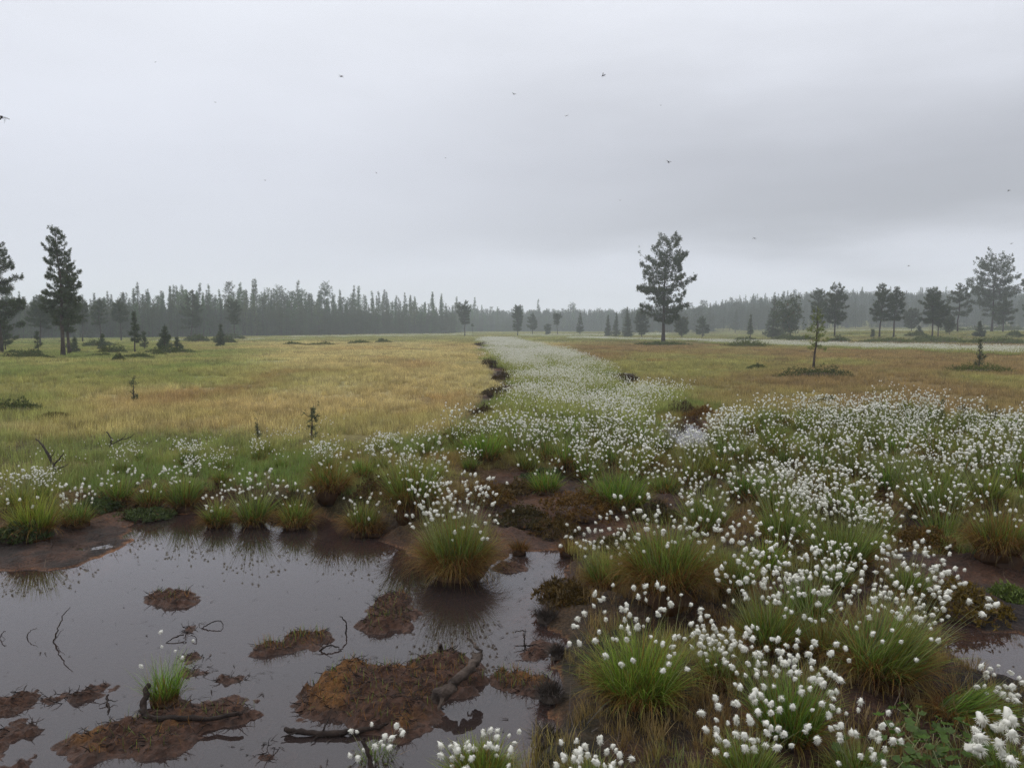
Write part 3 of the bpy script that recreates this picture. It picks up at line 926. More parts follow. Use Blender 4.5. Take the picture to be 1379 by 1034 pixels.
def build_swath():
    v1 = [patch_object('cotton_patch', cotton_patch(400 + i, .55, 11, 120, .33, .0235, .007).mesh('cotton_patch', [M_cstem, M_cotton])) for i in range(5)]
    v2 = [patch_object('cotton_patch', cotton_patch(410 + i, 1.3, 34, 240, .34, .033, .018).mesh('cotton_patch', [M_cstem, M_cotton])) for i in range(4)]
    r = np.random.default_rng(13)
    P, SC, PK = [], [], []

    def fill(poly, area_n, k0, kn, edge, keepf=None, zmax=400, sc=1.0):
        lo, hi = poly.min(0), poly.max(0)
        x = r.uniform(lo[0], hi[0], area_n); y = r.uniform(lo[1], hi[1], area_n)
        z, sd, mud, wet = ground_z(x, y, True)
        s = poly_sd(x, y, poly) + edge * fbm(x / .9, y / .9, 3, 91)
        k = (s < 0) & (sd > .1) & (poly_sd(x, y, POOL) > .5)
        for p in DITCH: k &= poly_sd(x, y, p) + .35 * fbm(x / .8, y / .8, 3, 61) > 0.10
        if keepf is not None: k &= keepf(x, y)
        x, y, z = x[k], y[k], z[k]
        P.append(np.stack([x, y, z], 1)); SC.append(r.uniform(.75, 1.2, len(x)) * sc); PK.append(k0 + r.integers(0, kn, len(x)))
    swath = wpoly([(648, 456.2), (664, 474), (684, 500), (692, 530), (676, 556), (640, 590), (700, 604), (890, 600), (985, 572), (935, 548), (885, 528), (835, 505), (770, 480), (715, 464), (684, 456.2)], .2)
    fill(swath, 32000, 0, 5, 1.3, lambda x, y: (y < 40) & (r.random(len(x)) < 0.12 + .88 * sstep(-.22, .32, fbm(x / 1.2, y / 2.4, 3, 92))) & (y > 12.2))
    fill(swath, 4200, 5, 4, 1.5, lambda x, y: (y >= 38) & (r.random(len(x)) < .35 + .65 * sstep(-.25, .3, fbm(x / 2.2, y / 5, 3, 93))))
    # scattered heads along the near edge of the field
    fringe = wpoly([(-60, 640), (120, 606), (320, 588), (470, 575), (620, 585), (640, 612), (330, 625), (150, 640)], .2)
    fill(fringe, 24, 0, 5, .4, None, sc=.65)
    for pts, n in (([(930, 459.5), (1020, 461), (1200, 466), (1400, 472), (1560, 476), (1560, 486), (1379, 480), (1150, 470), (1000, 464), (930, 461.5)], 3000),
                   ([(780, 455), (870, 457.5), (930, 458.5), (960, 461), (860, 459.5), (760, 456.5)], 1000),
                   ([(1110, 450.8), (1379, 453), (1500, 454), (1500, 457), (1250, 453.5), (1110, 452.2)], 560),
                   ([(390, 454.0), (470, 452.4), (560, 451.4), (640, 451.2), (640, 452.6), (560, 453.4), (470, 455.5), (390, 456.4)], 700),
                   ([(700, 451.5), (800, 451.5), (900, 450.5), (900, 452.2), (800, 453.4), (700, 453.2)], 1500),
                   ([(180, 461), (330, 457.5), (400, 457), (400, 458.5), (300, 460), (180, 463)], 90)):
        fill(wpoly(pts, .22), n, 5, 4, 1.6, lambda x, y: (y < 320) & (vnoise(x / 2.5, y / 2.5, 95) > .27), sc=.95)
    P_, S_, K_ = np.concatenate(P), np.concatenate(SC), np.concatenate(PK)
    return scatter('cottongrass_swath', P_, S_, r.random(len(P_)) * 6.28, np.ones((len(P_), 3)), v1 + v2, K_)


build_swath()


# ------------------------------------------------------------------ trees
def tufts(mb, C, size, K, up, r, dirs=None, mat=0, wid=0.21, shade=None):
    """Needle tufts: K thin blades fanning from every centre."""
    n = len(C)
    d = r.normal(size=(n, K, 3)); d[:, :, 2] += up
    if dirs is not None: d += dirs[:, None, :] * 1.1
    d /= np.linalg.norm(d, axis=2, keepdims=True)
    w = np.cross(d, r.normal(size=(n, K, 3))); w /= np.linalg.norm(w, axis=2, keepdims=True) + 1e-9
    ln = size[:, None, None] * r.uniform(.6, 1.15, (n, K, 1))
    b = C[:, None, :] + r.normal(size=(n, K, 3)) * size[:, None, None] * .22
    V = np.stack([b - w * ln * wid * .5, b + w * ln * wid * .5, b + d * ln], 2).reshape(-1, 3)
    g = (r.random((n, 1)) * .6 + r.random((n, K)) * .4)
    A = np.zeros((n, K, 3, 3)); A[..., 0] = np.array([.2, .2, 1.0]); A[..., 1] = g[..., None]
    A[..., 2] = ((r.random((n, 1)) < .03) * .8)[..., None]
    mb.add(V, np.arange(n * K * 3).reshape(-1, 3), None, A.reshape(-1, 3), mat)


def conifer(seed, H, R, cb, prof, kind='pine', dens=1.0, tuft=0.2, K=10, sides=7, r0=None, gaps=0.15, lean=0.0, up=0.6, whorl=None, one_mesh=False, deadlow=4, trunk_top=1.0):
    r = np.random.default_rng(seed)
    tr, cr = MB(), MB()
    if one_mesh: cr = tr
    n = 9
    R = R * (1.0 if kind == 'pine' else 1.2)
    t = np.linspace(0, 1, n)
    wob = np.cumsum(r.normal(0, .010, (n, 2)), 0) * H * np.minimum(t * 3, 1)[:, None]
    pts = np.stack([wob[:, 0] + lean * H * t, wob[:, 1], t * H * trunk_top], 1)
    pts[0] = (0, 0, -0.12)
    r0 = r0 or (0.013 * H + .02)
    rad = r0 * (1 - t * .93) ** .9 * (1 + .35 * np.exp(-t * 25))
    tube(tr, pts, rad, sides)

    def tp(z): return np.array([np.interp(z, pts[:, 2], pts[:, 0]), np.interp(z, pts[:, 2], pts[:, 1]), z])
    dz = whorl or (0.028 * H + 0.13)
    z = cb * H
    Cs, Ds, Sz = [], [], []
    while z < H * .985:
        f = min(max((z / H - cb) / (1 - cb), 0.0), 1.0)
        L0 = R * prof(f)
        nb = int(r.integers(3, 6)) if kind == 'pine' else int(r.integers(5, 8))
        a0 = r.random() * 6.28
        for b in range(nb):
            if r.random() < gaps: continue
            az = a0 + b * 6.283 / nb + r.normal(0, .3)
            L = max(L0 * r.uniform(.6, 1.12), tuft * .6)
            if kind == 'pine':
                el = lerp(-0.14, 0.55, f ** 1.5) + r.normal(0, .13); rise = .35
            else:
                el = lerp(-0.42, 0.55, f ** 1.3) + r.normal(0, .1); rise = .28
            s = np.linspace(0, 1, 5)
            p0 = tp(z + r.normal(0, dz * .25))
            hor = L * s * math.cos(el)
            ver = L * (s * math.sin(el) + rise * s ** 2.2 * .5) - .06 * L * np.sin(s * 3.14)
            yaw = az + r.normal(0, .12) * s
            bp = np.stack([p0[0] + hor * np.cos(yaw), p0[1] + hor * np.sin(yaw), p0[2] + ver], 1)
            tube(tr, bp, np.linspace(max(.018 * L, .005 * H * .3), .006, 5), 3, cap=False)
            area = L * (1 if kind == 'pine' else .8)
            m = max(4, int(dens * (area / tuft) ** 1.25 * (5.0 if kind == 'pine' else 3.2)))
            if kind == 'pine':
                nc = 3 + int(L / (tuft * 2.2)); cs = r.beta(1.9, 1.0, nc); ci = r.integers(0, nc, m); csd = r.uniform(-1, 1, nc)
                ss = np.clip(cs[ci] + r.normal(0, tuft * .55 / L, m), .1, 1.04)
            else: ss = r.uniform(.12, 1, m)
            side = (csd[ci] + r.normal(0, .22, m) if kind == 'pine' else r.uniform(-1, 1, m)) * L * .34 * np.sin(np.clip(ss, .08, .97) * 3.0) ** .7
            if kind != 'pine': side *= .8
            C = np.stack([np.interp(ss, s, bp[:, i]) for i in range(3)], 1)
            pd = np.array([-math.sin(az), math.cos(az), 0])
            C += side[:, None] * pd
            C[:, 2] += r.normal(0, .045 * L + .02, m) + (np.abs(side) * .12 if kind == 'pine' else -np.abs(side) * .35)
            Cs.append(C)
            D = np.tile(np.array([math.cos(az), math.sin(az), .25]), (m, 1)) + side[:, None] / (L + .01) * pd * 2
            Ds.append(D); Sz.append(np.full(m, tuft * (1 - (.3 if kind == 'pine' else .62) * f ** 2)) * r.uniform(.75, 1.2, m))
        z += dz * r.uniform(.7, 1.3) * (1 - .45 * f)
    top = tp(H * .985 * trunk_top)
    Cs.append(top + r.normal(0, .06, (5, 3)) * np.array([1, 1, 2])); Ds.append(np.tile((0, 0, 1.), (5, 1))); Sz.append(np.full(5, tuft * .5))
    tufts(cr, np.concatenate(Cs), np.concatenate(Sz), K, up if kind == 'pine' else -.15, r, np.concatenate(Ds), 1 if one_mesh else 0)
    for _ in range(deadlow):      # bare dead branches under the crown
        zz = H * r.uniform(cb * .35, cb * 1.1 + .04); az = r.random() * 6.28; L = R * r.uniform(.2, .5)
        p0 = tp(zz); s = np.linspace(0, 1, 4)
        bp = np.stack([p0[0] + L * s * np.cos(az), p0[1] + L * s * np.sin(az), p0[2] - .15 * L * s + r.normal(0, .02, 4)], 1)
        tube(tr, bp, np.linspace(.010 * H * .25 + .003, .003, 4), 3, cap=False)
    return tr, cr


P_oval = lambda f: (math.sin(3.14159 * (0.16 + .74 * f)) ** .75) * (1 - .10 * f)
P_cone = lambda f: max(1 - f, 0.0) ** .75 * (.78 + .22 * math.sin(3.14 * min(f * 3, 1)))
P_flat = lambda f: (.45 + .55 * f ** .8) * (1 - f ** 6 * .7)
P_pine = lambda f: (1 - f ** 2.2) * (.72 + .28 * math.sin(3.14 * f)) + .10
P_dense = lambda f: float(np.interp(f, [0, .15, .35, .6, .8, .95, 1], [.8, 1.0, .95, .74, .58, .34, .18]))
P_lone = lambda f: float(np.interp(f, [0, .1, .3, .6, .75, .9, 1], [.62, .85, .95, 1.0, .85, .66, .45]))
P_spire = lambda f: max(1 - f, .0) ** 1.05 + .015


def tree(name, label, cat, u, base_v, top_v, w, prof, cb, kind='pine', seed=0, d=None, group=None, tint=(1, 1, 1), **kw):
    if d is None:
        p = at(u, base_v)
    else:
        x = (u - 689.5) / FOCAL * d; p = np.array([x, d, gz(x, d)])
    dist = p[1]
    # height from the top pixel
    b = (517.0 - top_v) / FOCAL
    dy, dz = CP + b * SP, -SP + b * CP
    H = max(CAM_Z + dist / dy * dz - p[2], .3)
    R = w * .46 * dist / FOCAL
    kw.setdefault('tuft', max(.10, min(.25, .0028 * dist)))
    tr, cr = conifer(seed + 1000, H, R, cb, prof, kind, **kw)
    o = thing(name, label, cat, tuple(p), 0, group)
    link('trunk', tr.mesh('trunk', M_bark, True), o)
    q = link('crown', cr.mesh('crown', M_needle), o); q.color = (*tint, 1)
    return o


def broadleaf(name, label, u, base_v, top_v, w, seed, d):
    r = np.random.default_rng(seed)
    x = (u - 689.5) / FOCAL * d; z0 = gz(x, d)
    b = (517.0 - top_v) / FOCAL; H = CAM_Z + d / (CP + b * SP) * (-SP + b * CP) - z0; R = w * .5 * d / FOCAL
    o = thing(name, label, 'tree', (x, d, z0))
    tr, cr = MB(), MB(); C = []
    for k in range(5):
        a = r.random() * 6.28; e = np.array([math.cos(a) * R * .6, math.sin(a) * R * .6, H * r.uniform(.6, .92)])
        s = np.linspace(0, 1, 5)[:, None]
        bp = e * s ** np.array([1.5, 1.5, .9]); bp[0, 2] = -.1
        tube(tr, bp, np.linspace(.06, .012, 5), 5)
        for j in range(26):
            q = bp[2 + j % 3] + r.normal(size=3) * np.array([R * .3, R * .3, H * .14]); C.append(q + r.normal(size=(10, 3)) * .28)
    C = np.concatenate(C); C = C[(C[:, 2] > H * .10)]
    tufts(cr, C, np.full(len(C), .26), 6, .1, r, None, 0, .6)
    link('trunk', tr.mesh('trunk', M_bark, True), o); link('crown', cr.mesh('crown', M_leaf), o)


T = tree
# --- left side
T('pine_tree', 'tall pine with drooping layered branches cut off by the left frame edge', 'tree', 2, 476, 324, 84, P_pine, .24, seed=1, gaps=.18)
T('pine_tree', 'tall dense conical pine standing on the left bog with a second trunk beside it', 'tree', 85, 480, 307, 58, P_dense, .27, seed=2, dens=1.0, gaps=.10, whorl=.27)
T('pine_tree', 'slimmer pine half hidden behind the dense conical pine on the left', 'tree', 94, 477, 352, 50, P_dense, .28, seed=3, dens=1.2)
T('pine_tree', 'misty thin pine between the frame-edge pine and the dense conical pine', 'tree', 55, None, 398, 40, P_pine, .4, seed=4, d=84)
T('pine_tree', 'small shaded pine at the foot of the frame-edge pine', 'tree', 8, None, 432, 34, P_pine, .3, seed=5, d=58)
T('pine_tree', 'thin bare-stemmed pine, first to the right of the dense conical pine', 'tree', 112, None, 410, 30, P_flat, .52, seed=6, d=95)
T('pine_tree', 'tall bare-stemmed pine in the mist, second to the right of the conical pine', 'tree', 137, None, 402, 24, P_pine, .45, seed=7, d=100)
T('pine_tree', 'hazy pine with bare lower trunk, third to the right of the conical pine', 'tree', 164, None, 404, 26, P_pine, .5, seed=8, d=104)
T('pine_tree', 'hazy broad pine with low crown standing before the left forest wall', 'tree', 258, None, 392, 34, P_pine, .25, seed=9, d=125)
T('pine_tree', 'hazy flat-topped pine on a thin stem before the left forest wall', 'tree', 317, None, 408, 30, P_flat, .45, seed=10, d=122)
T('pine_sapling', 'slim young pine with a sparse pointed top on the left bog', 'sapling', 182, 475, 420, 20, P_cone, .28, seed=11, dens=1.2, gaps=.05)
T('pine_sapling', 'bushy dark young pine, the one with the widest low branches on the left bog', 'sapling', 223, 473, 440, 27, P_cone, .10, seed=12, dens=1.3, gaps=.0)
T('pine_sapling', 'low spreading young pine right beside the bushy dark one', 'sapling', 239, 472, 456, 20, P_cone, .05, seed=13, dens=1.2)
T('pine_sapling', 'small upright young pine alone before the misty left forest', 'sapling', 297, 467, 438, 15, P_cone, .12, seed=14, dens=1.3)
T('pine_sapling', 'thin dark sapling left of the dense conical pine', 'sapling', 52, 476, 447, 12, P_cone, .3, seed=15, dens=.9)
T('pine_sapling', 'short sapling in low scrub right of the conical pine', 'sapling', 138, 472, 450, 14, P_cone, .15, seed=16)
T('pine_sapling', 'short thin sapling between the slim and the bushy young pines', 'sapling', 195, 471, 448, 12, P_cone, .2, seed=17)
T('pine_sapling', 'tiny sapling at the right foot of the twin-trunked conical pine', 'sapling', 101, 476, 456, 15, P_cone, .1, seed=18)
# --- middle
T('pine_tree', 'flat-topped small pine where the white swath ends in the distance', 'tree', 626, 453, 410, 30, P_flat, .42, seed=20, dens=1.2)
T('dead_stump', 'thin broken trunk beside the flat-topped pine at the end of the swath', 'stump', 637, 453.5, 437, 6, P_cone, .85, seed=21, dens=.4)
T('pine_tree', 'dense oval young pine, leftmost of the row beyond the white swath', 'tree', 697, 452.5, 413, 19, P_oval, .2, seed=22, dens=1.4, gaps=.0)
T('pine_tree', 'slender dark pine, second of the row beyond the white swath', 'tree', 717, 452, 422, 16, P_pine, .3, seed=23)
T('pine_sapling', 'little bush-like pine between second and third of the distant row', 'sapling', 737, 451.5, 437, 12, P_oval, .1, seed=24)
T('pine_tree', 'small mushroom-shaped pine, third of the row beyond the white swath', 'tree', 751, 452, 423, 16, P_flat, .55, seed=25, dens=1.3)
T('pine_tree', 'narrow spruce-like pine, fourth of the row beyond the white swath', 'tree', 781, 452, 422, 14, P_cone, .18, seed=26)
T('pine_tree', 'low rounded hazy pine left of the lone big pine', 'tree', 864, None, 420, 24, P_oval, .15, seed=27, d=150)
T('spruce_tree', 'hazy narrow spruce with a tall spike, left of the lone big pine', 'tree', 845, None, 413, 18, P_spire, .05, 'spruce', seed=28, d=160)
T('spruce_tree', 'small hazy spruce midway between the distant row and the big pine', 'tree', 830, None, 421, 14, P_spire, .05, 'spruce', seed=29, d=170)
T('spruce_tree', 'small dim spruce just right of the fourth pine of the distant row', 'tree', 818, None, 424, 12, P_spire, .05, 'spruce', seed=30, d=175)
T('pine_tree', 'lone big pine with open layered crown standing on the bog right of centre', 'tree', 893, 461, 328, 84, P_lone, .23, seed=131, dens=.85, gaps=.13, r0=.22, tuft=.22, K=11, whorl=.58)
T('pine_tree', 'small hazy pine just right of the lone big pine', 'tree', 918, None, 428, 24, P_oval, .2, seed=32, d=140)
T('pine_tree', 'second small hazy pine to the right of the lone big pine', 'tree', 945, None, 427, 22, P_pine, .2, seed=33, d=150)
T('pine_tree', 'narrow dark pine standing alone between the big pine and the leafy clump', 'tree', 990, 450.5, 417, 15, P_cone, .2, seed=34, dens=1.3)
T('pine_sapling', 'thin faint pine left of the leafy clump', 'sapling', 1010, None, 424, 12, P_cone, .2, seed=35, d=140)
# --- right side
T('spruce_tree', 'pointed spruce left of the leafy birch clump', 'tree', 1040, None, 394, 28, P_spire, .06, 'spruce', seed=36, d=130)
broadleaf('birch_tree', 'rounded leafy birch with several stems beside the pointed spruce', 1064, 448, 402, 42, 37, 125)
T('pine_tree', 'rounded pine between the leafy birch and the broad dark pine', 'tree', 1101, None, 391, 30, P_oval, .3, seed=38, d=128, dens=.85)
T('pine_tree', 'broad dark pine with straight visible trunk behind the yellow-green sapling', 'tree', 1123, 448, 387, 40, P_oval, .28, seed=39, d=116, dens=.9)
T('spruce_sapling', 'yellow-green young spruce with dead lower twigs on a dark heath mound', 'sapling', 1095, 497, 415, 38, P_dense, .40, seed=40, gaps=.1, dens=.42, deadlow=16, tuft=.075, whorl=.2, K=10, tint=(2.6, 2.5, 1.1))
T('pine_tree', 'slim pine on a bare trunk, left one of the close pair on the right', 'tree', 1184, 459, 382, 36, P_pine, .33, seed=41, dens=.85)
T('pine_tree', 'slim pine on a bare trunk, right one of the close pair on the right', 'tree', 1203, 459, 386, 26, P_pine, .34, seed=42, dens=.85)
T('pine_tree', 'faint rounded pine behind the close pair of slim pines', 'tree', 1226, None, 418, 26, P_oval, .2, seed=43, d=150)
T('pine_tree', 'dark pine with two stems and heavy low branches, left of the even-crowned pine', 'tree', 1255, 459, 387, 38, P_pine, .3, seed=44, dens=.85)
T('pine_tree', 'short dark pine leaning against the heavy low-branched pine', 'tree', 1263, 459, 410, 36, P_flat, .35, seed=45)
T('pine_tree', 'even-crowned dark pine between the low-branched pine and the tallest right pine', 'tree', 1289, 457, 382, 40, P_pine, .38, seed=46, dens=.85)
T('pine_tree', 'tallest misty pine on the right with wide ragged crown', 'tree', 1334, None, 345, 76, P_oval, .22, seed=47, d=138, gaps=.22, dens=.7)
T('pine_tree', 'dark short pine in front of the tallest misty pine on the right', 'tree', 1350, 457, 402, 34, P_pine, .3, seed=48)
T('pine_tree', 'pine cut off by the right frame edge', 'tree', 1392, None, 366, 52, P_oval, .25, seed=49, d=130)
T('pine_sapling', 'thin upright sapling with few twigs on the green mound at right', 'sapling', 1318, 497, 456, 16, P_cone, .2, seed=50, dens=.8)
T('pine_sapling', 'small sapling beside the short dark pine on the right', 'sapling', 1278, 458, 428, 22, P_flat, .2, seed=51)
T('pine_sapling', 'tiny dark sapling left of the close pair of slim pines', 'sapling', 1175, 459, 445, 6, P_cone, .2, seed=52)
T('pine_sapling', 'tiny sapling in the white band right of the close pair', 'sapling', 1238, 458, 440, 12, P_cone, .2, seed=53)
T('pine_sapling', 'low sapling in front of the tallest misty pine', 'sapling', 1318, 459, 434, 18, P_cone, .1, seed=54)


# --- the forest wall: trees one can tell apart as copies, the depth behind them as one mass
def build_forest():
    r = np.random.default_rng(21)
    vs, kinds = [], []
    for i in range(6):
        H = 10.0
        a, _ = conifer(600 + i, H, [1.6, 2.0, 1.3, 1.7, 2.1, 1.5][i], .04, P_spire, 'spruce', dens=.55, tuft=.42, K=5, sides=4, r0=.13, gaps=.18, one_mesh=True, whorl=.42, deadlow=0)
        vs.append(a.mesh('spruce_tree', [M_bark, M_needle])); kinds.append('spruce')
    for i in range(4):
        a, _ = conifer(620 + i, 10.0, [1.7, 1.5, 2.0, 1.5][i], [.35, .25, .3, .2][i], P_oval, 'pine', dens=.6, tuft=.42, K=5, sides=4, r0=.13, gaps=.12, one_mesh=True, whorl=.5, deadlow=1)
        vs.append(a.mesh('pine_tree', [M_bark, M_needle])); kinds.append('pine')
    # (photo x, top y) profile of the skyline and distance of the forest edge
    sky = np.array([(-250, 385), (0, 400), (100, 408), (150, 398), (200, 392), (235, 385), (300, 392), (335, 385), (380, 392), (450, 396), (520, 398), (590, 404), (612, 408), (640, 414), (690, 420), (740, 418), (800, 424), (870, 424)], float)
    edge = np.array([(-250, 120), (0, 130), (200, 150), (400, 190), (610, 250), (625, 330), (870, 380)], float)
    n_sp = n_pi = 0
    extra = []
    groups = {'spruce': ('misty pointed spruce in the grey-green forest wall behind the left bog', 'spruces in the misty forest wall'),
              'pine': ('misty rounded pine in the grey-green forest wall behind the left bog', 'pines in the misty forest wall'),
              'fs': ('faint blue-grey spruce in the low far wood behind the end of the white swath', 'spruces in the low far wood'),
              'fp': ('faint blue-grey pine in the low far wood behind the end of the white swath', 'pines in the low far wood')}
    for row in range(5):
        u = -150.0 + r.random() * 8
        while u < 872:
            d0 = np.interp(u, edge[:, 0], edge[:, 1]); d = d0 + row * (5 + .02 * d0) + r.uniform(-4, 4)
            st = np.interp(u, sky[:, 0], sky[:, 1])
            tv = st + 14 - 24 * r.beta(1.2, 2.0) - (11 if r.random() < .12 else 0) + (8 if row == 0 else 0)
            b = (517 - tv) / FOCAL
            x = (u - 689.5) / FOCAL * d; z = gz(x, d)
            H = CAM_Z + d / (CP + b * SP) * (-SP + b * CP) - z
            k = r.integers(0, 6) if r.random() < .8 else 6 + r.integers(0, 4)
            s = H / 10.0
            kind = kinds[k]
            if row < 3 and (n_sp if kind == 'spruce' else n_pi) < (265 if kind == 'spruce' else 250) and -60 < u:
                o = link(kind + '_tree', vs[k], None, (x, d, z))
                o.scale = (s * r.uniform(.8, 1.15),) * 2 + (s,); o.rotation_euler = (0, 0, r.random() * 6.28)
                q = r.uniform(.75, 1.5); o.color = (q * r.uniform(.8, 1.15), q * r.uniform(1.05, 1.4), q * .85, 1)
                lb, gr = groups[kind] if u < 618 else groups['fs' if kind == 'spruce' else 'fp']
                tag(o, lb, 'tree', gr)
                if kind == 'spruce': n_sp += 1
                else: n_pi += 1
            else:
                extra.append((x, d, z, s, k))
            u += (11 if u < 618 else 7.5) * r.uniform(.5, 1.5)
    # undergrowth: low young trees filling the foot of the wall
    for _ in range(2400):
        u = r.uniform(-200, 872); d = np.interp(u, edge[:, 0], edge[:, 1]) + r.uniform(-3, 30)
        x = (u - 689.5) / FOCAL * d
        extra.append((x, d, gz(x, d), r.uniform(.3, .72), r.integers(0, 10)))
    # the wooded hill on the right, far off
    for _ in range(5200):
        u = r.uniform(840, 1560); d = r.uniform(255, 430)
        if d < 300 and r.random() < .55: continue
        x = (u - 689.5) / FOCAL * d
        extra.append((x, d, gz(x, d), r.uniform(.5, .85) * (1.3 if r.random() < .12 else 1), r.integers(0, 6) if r.random() < .75 else 6 + r.integers(0, 4)))
    for _ in range(900):
        u = r.uniform(600, 900); d = r.uniform(380, 460); x = (u - 689.5) / FOCAL * d
        extra.append((x, d, gz(x, d), r.uniform(.7, 1.15), r.integers(0, 10)))
    e = np.array(extra)
    srcs = [patch_object('forest_tree', m) for m in vs]
    scatter('distant_forest', e[:, :3], e[:, 3], r.random(len(e)) * 6.28, np.ones((len(e), 3)), srcs, e[:, 4].astype(int))


build_forest()
build_haze()


# ------------------------------------------------------------------ cottongrass tussocks near the camera
G_NEAR = None
# label, u, v of the foot, width of the green part, height of the green part, height of the head tops, heads, options
HAND = [
    ('round cottongrass tussock standing alone in the pond with its own reflection', 612, 808, 150, 90, 140, 96, dict(skirt=1.5, brown=.35, zoff=-.03, n=1000, hk=1.6)),
    ('bushy cottongrass tussock with orange-brown foot on the bank behind the pond tussock', 553, 703, 118, 84, 104, 70, dict(skirt=.6, brown=.4, n=640)),
    ('big green cottongrass tussock fanning wide at the near pond edge, few heads above', 868, 962, 215, 98, 150, 56, dict(skirt=.32, brown=.15, droop=.75, n=1150, tint=(1.12, 1.15, .9))),
    ('large cottongrass tussock with long rusty brown skirt behind the wide green one', 905, 842, 205, 104, 136, 58, dict(skirt=1.3, brown=.45, n=900)),
    ('bright green low cottongrass tussock above the dark peat bank, heads along its top', 838, 695, 155, 56, 90, 60, dict(brown=.12, n=620, tint=(.95, 1.15, .8))),
    ('cottongrass tussock with the densest white cluster of big heads right of centre', 1150, 778, 165, 72, 122, 84, dict(skirt=.5, n=760, hk=1.5)),
    ('cottongrass tussock crowded with white heads left of the brown dead tussock', 1046, 888, 145, 66, 122, 58, dict(skirt=.4, brown=.3, n=620)),
    ('dense cottongrass tussock leaning to the right beside the small right-hand puddle', 1205, 936, 185, 112, 178, 74, dict(skirt=.5, brown=.35, n=900, lean=(.35, 0))),
    ('upright grass-green cottongrass tussock thick with heads near the bottom right', 1075, 1012, 165, 92, 140, 64, dict(skirt=.25, n=820, tint=(.85, 1.05, .8))),
    ('cottongrass tussock with grass combed flat to the right at the right frame edge', 1318, 985, 170, 66, 92, 26, dict(skirt=.35, n=820, lean=(1.0, -.1), droop=.9, tint=(.95, 1.1, .8))),
    ('small cottongrass tussock on the far pond bank whose stems mirror in the water, left one', 240, 664, 68, 46, 66, 32, dict(skirt=.5, n=380)),
    ('small cottongrass tussock on the far pond bank whose stems mirror in the water, right one', 336, 680, 74, 50, 78, 34, dict(skirt=.6, n=380)),
    ('yellow-green grassy tussock with few heads at the far left above the mud', 32, 704, 100, 62, 66, 7, dict(skirt=.4, n=480, tint=(1.35, 1.15, .9))),
    ('low dark cottongrass tussock hung with heads at the left mud edge', 92, 690, 74, 34, 58, 24, dict(skirt=.5, n=320)),
    ('cottongrass tussock with few heads at the water edge between the two reflecting ones', 288, 682, 66, 40, 54, 14, dict(skirt=.7, brown=.4, n=380)),
    ('rusty fringed tussock at the water edge right of the second reflecting tussock', 392, 684, 78, 44, 56, 12, dict(skirt=1.1, brown=.6, n=420)),
    ('grassy tussock overhanging the dark water left of the bushy orange-footed one', 486, 692, 80, 46, 58, 16, dict(skirt=1.0, brown=.5, n=440)),
    ('small cottongrass tussock on the upper rim of the left mud bank', 152, 664, 66, 36, 50, 18, dict(skirt=.5, n=340)),
    ('small grassy tussock just left of the first reflecting tussock', 197, 664, 64, 36, 50, 12, dict(skirt=.6, brown=.35, n=340)),
    ('rusty orange tussock of dead leaves on the far bank above the dark water', 440, 668, 96, 48, 58, 12, dict(skirt=1.2, brown=.9, n=460)),
    ('headless leafy green clump in front of the dark ditch patches', 652, 622, 96, 44, 48, 6, dict(brown=.05, n=420, tint=(.9, 1.1, .7))),
    ('cottongrass tussock with a tight cluster of heads right of the brown peat gap', 955, 722, 105, 58, 86, 58, dict(skirt=.3, n=460)),
    ('cottongrass tussock between the rusty skirted one and the crowded white one', 990, 812, 120, 62, 96, 40, dict(skirt=.4, n=500)),
    ('cottongrass tussock on a brown hummock left of the rightmost brown skirt', 1275, 712, 150, 66, 112, 66, dict(skirt=.6, brown=.3, n=600)),
    ('brown-skirted tussock at the right frame edge with heads on its crown', 1362, 762, 132, 72, 90, 22, dict(skirt=1.5, brown=.8, n=560)),
    ('sparse cottongrass tussock left of the densest white cluster', 1060, 745, 110, 58, 94, 46, dict(skirt=.4, n=460)),
    ('cottongrass tussock at the bottom edge left of centre with bright grass', 648, 1082, 175, 58, 64, 30, dict(n=820, tint=(1.15, 1.1, .85))),
    ('thin sprawling cottongrass stems at the bottom edge, leftmost of the near ones', 500, 1080, 110, 30, 46, 13, dict(n=120, skirt=.1)),
    ('cottongrass tussock with the largest heads at the bottom edge below the wide green one', 800, 1090, 150, 42, 64, 34, dict(n=520)),
    ('cottongrass tussock with very large heads in the bottom right corner', 1372, 1078, 120, 56, 96, 20, dict(n=420, hs=.030)),
    ('cottongrass tussock at the bottom edge below the upright grass-green one', 1015, 1078, 130, 66, 118, 38, dict(n=560)),
    ('cottongrass tussock at the bottom edge among broad leaves', 1165, 1080, 130, 58, 110, 26, dict(n=520)),
    ('straggling cottongrass tussock fallen over the grey wet hollow right of the wide green one', 972, 936, 100, 40, 78, 44, dict(n=280, skirt=.6, brown=.5, droop=1.0)),
    ('brown half-dead cottongrass tussock in the middle of the crowded heads', 1118, 900, 110, 50, 118, 44, dict(n=420, skirt=1.0, brown=.8)),
    ('cottongrass tussock above the right-hand puddle with loose scattered heads', 1235, 818, 95, 48, 88, 30, dict(n=360, skirt=.5)),
    ('cottongrass tussock left of the rusty skirted one at the pond corner', 822, 790, 110, 58, 92, 44, dict(n=460, skirt=.6, brown=.35)),
    ('cottongrass tussock bending over the far end of the brown peat gap', 735, 668, 80, 34, 50, 16, dict(n=320, brown=.3, tint=(.9, 1.1, .8))),
]


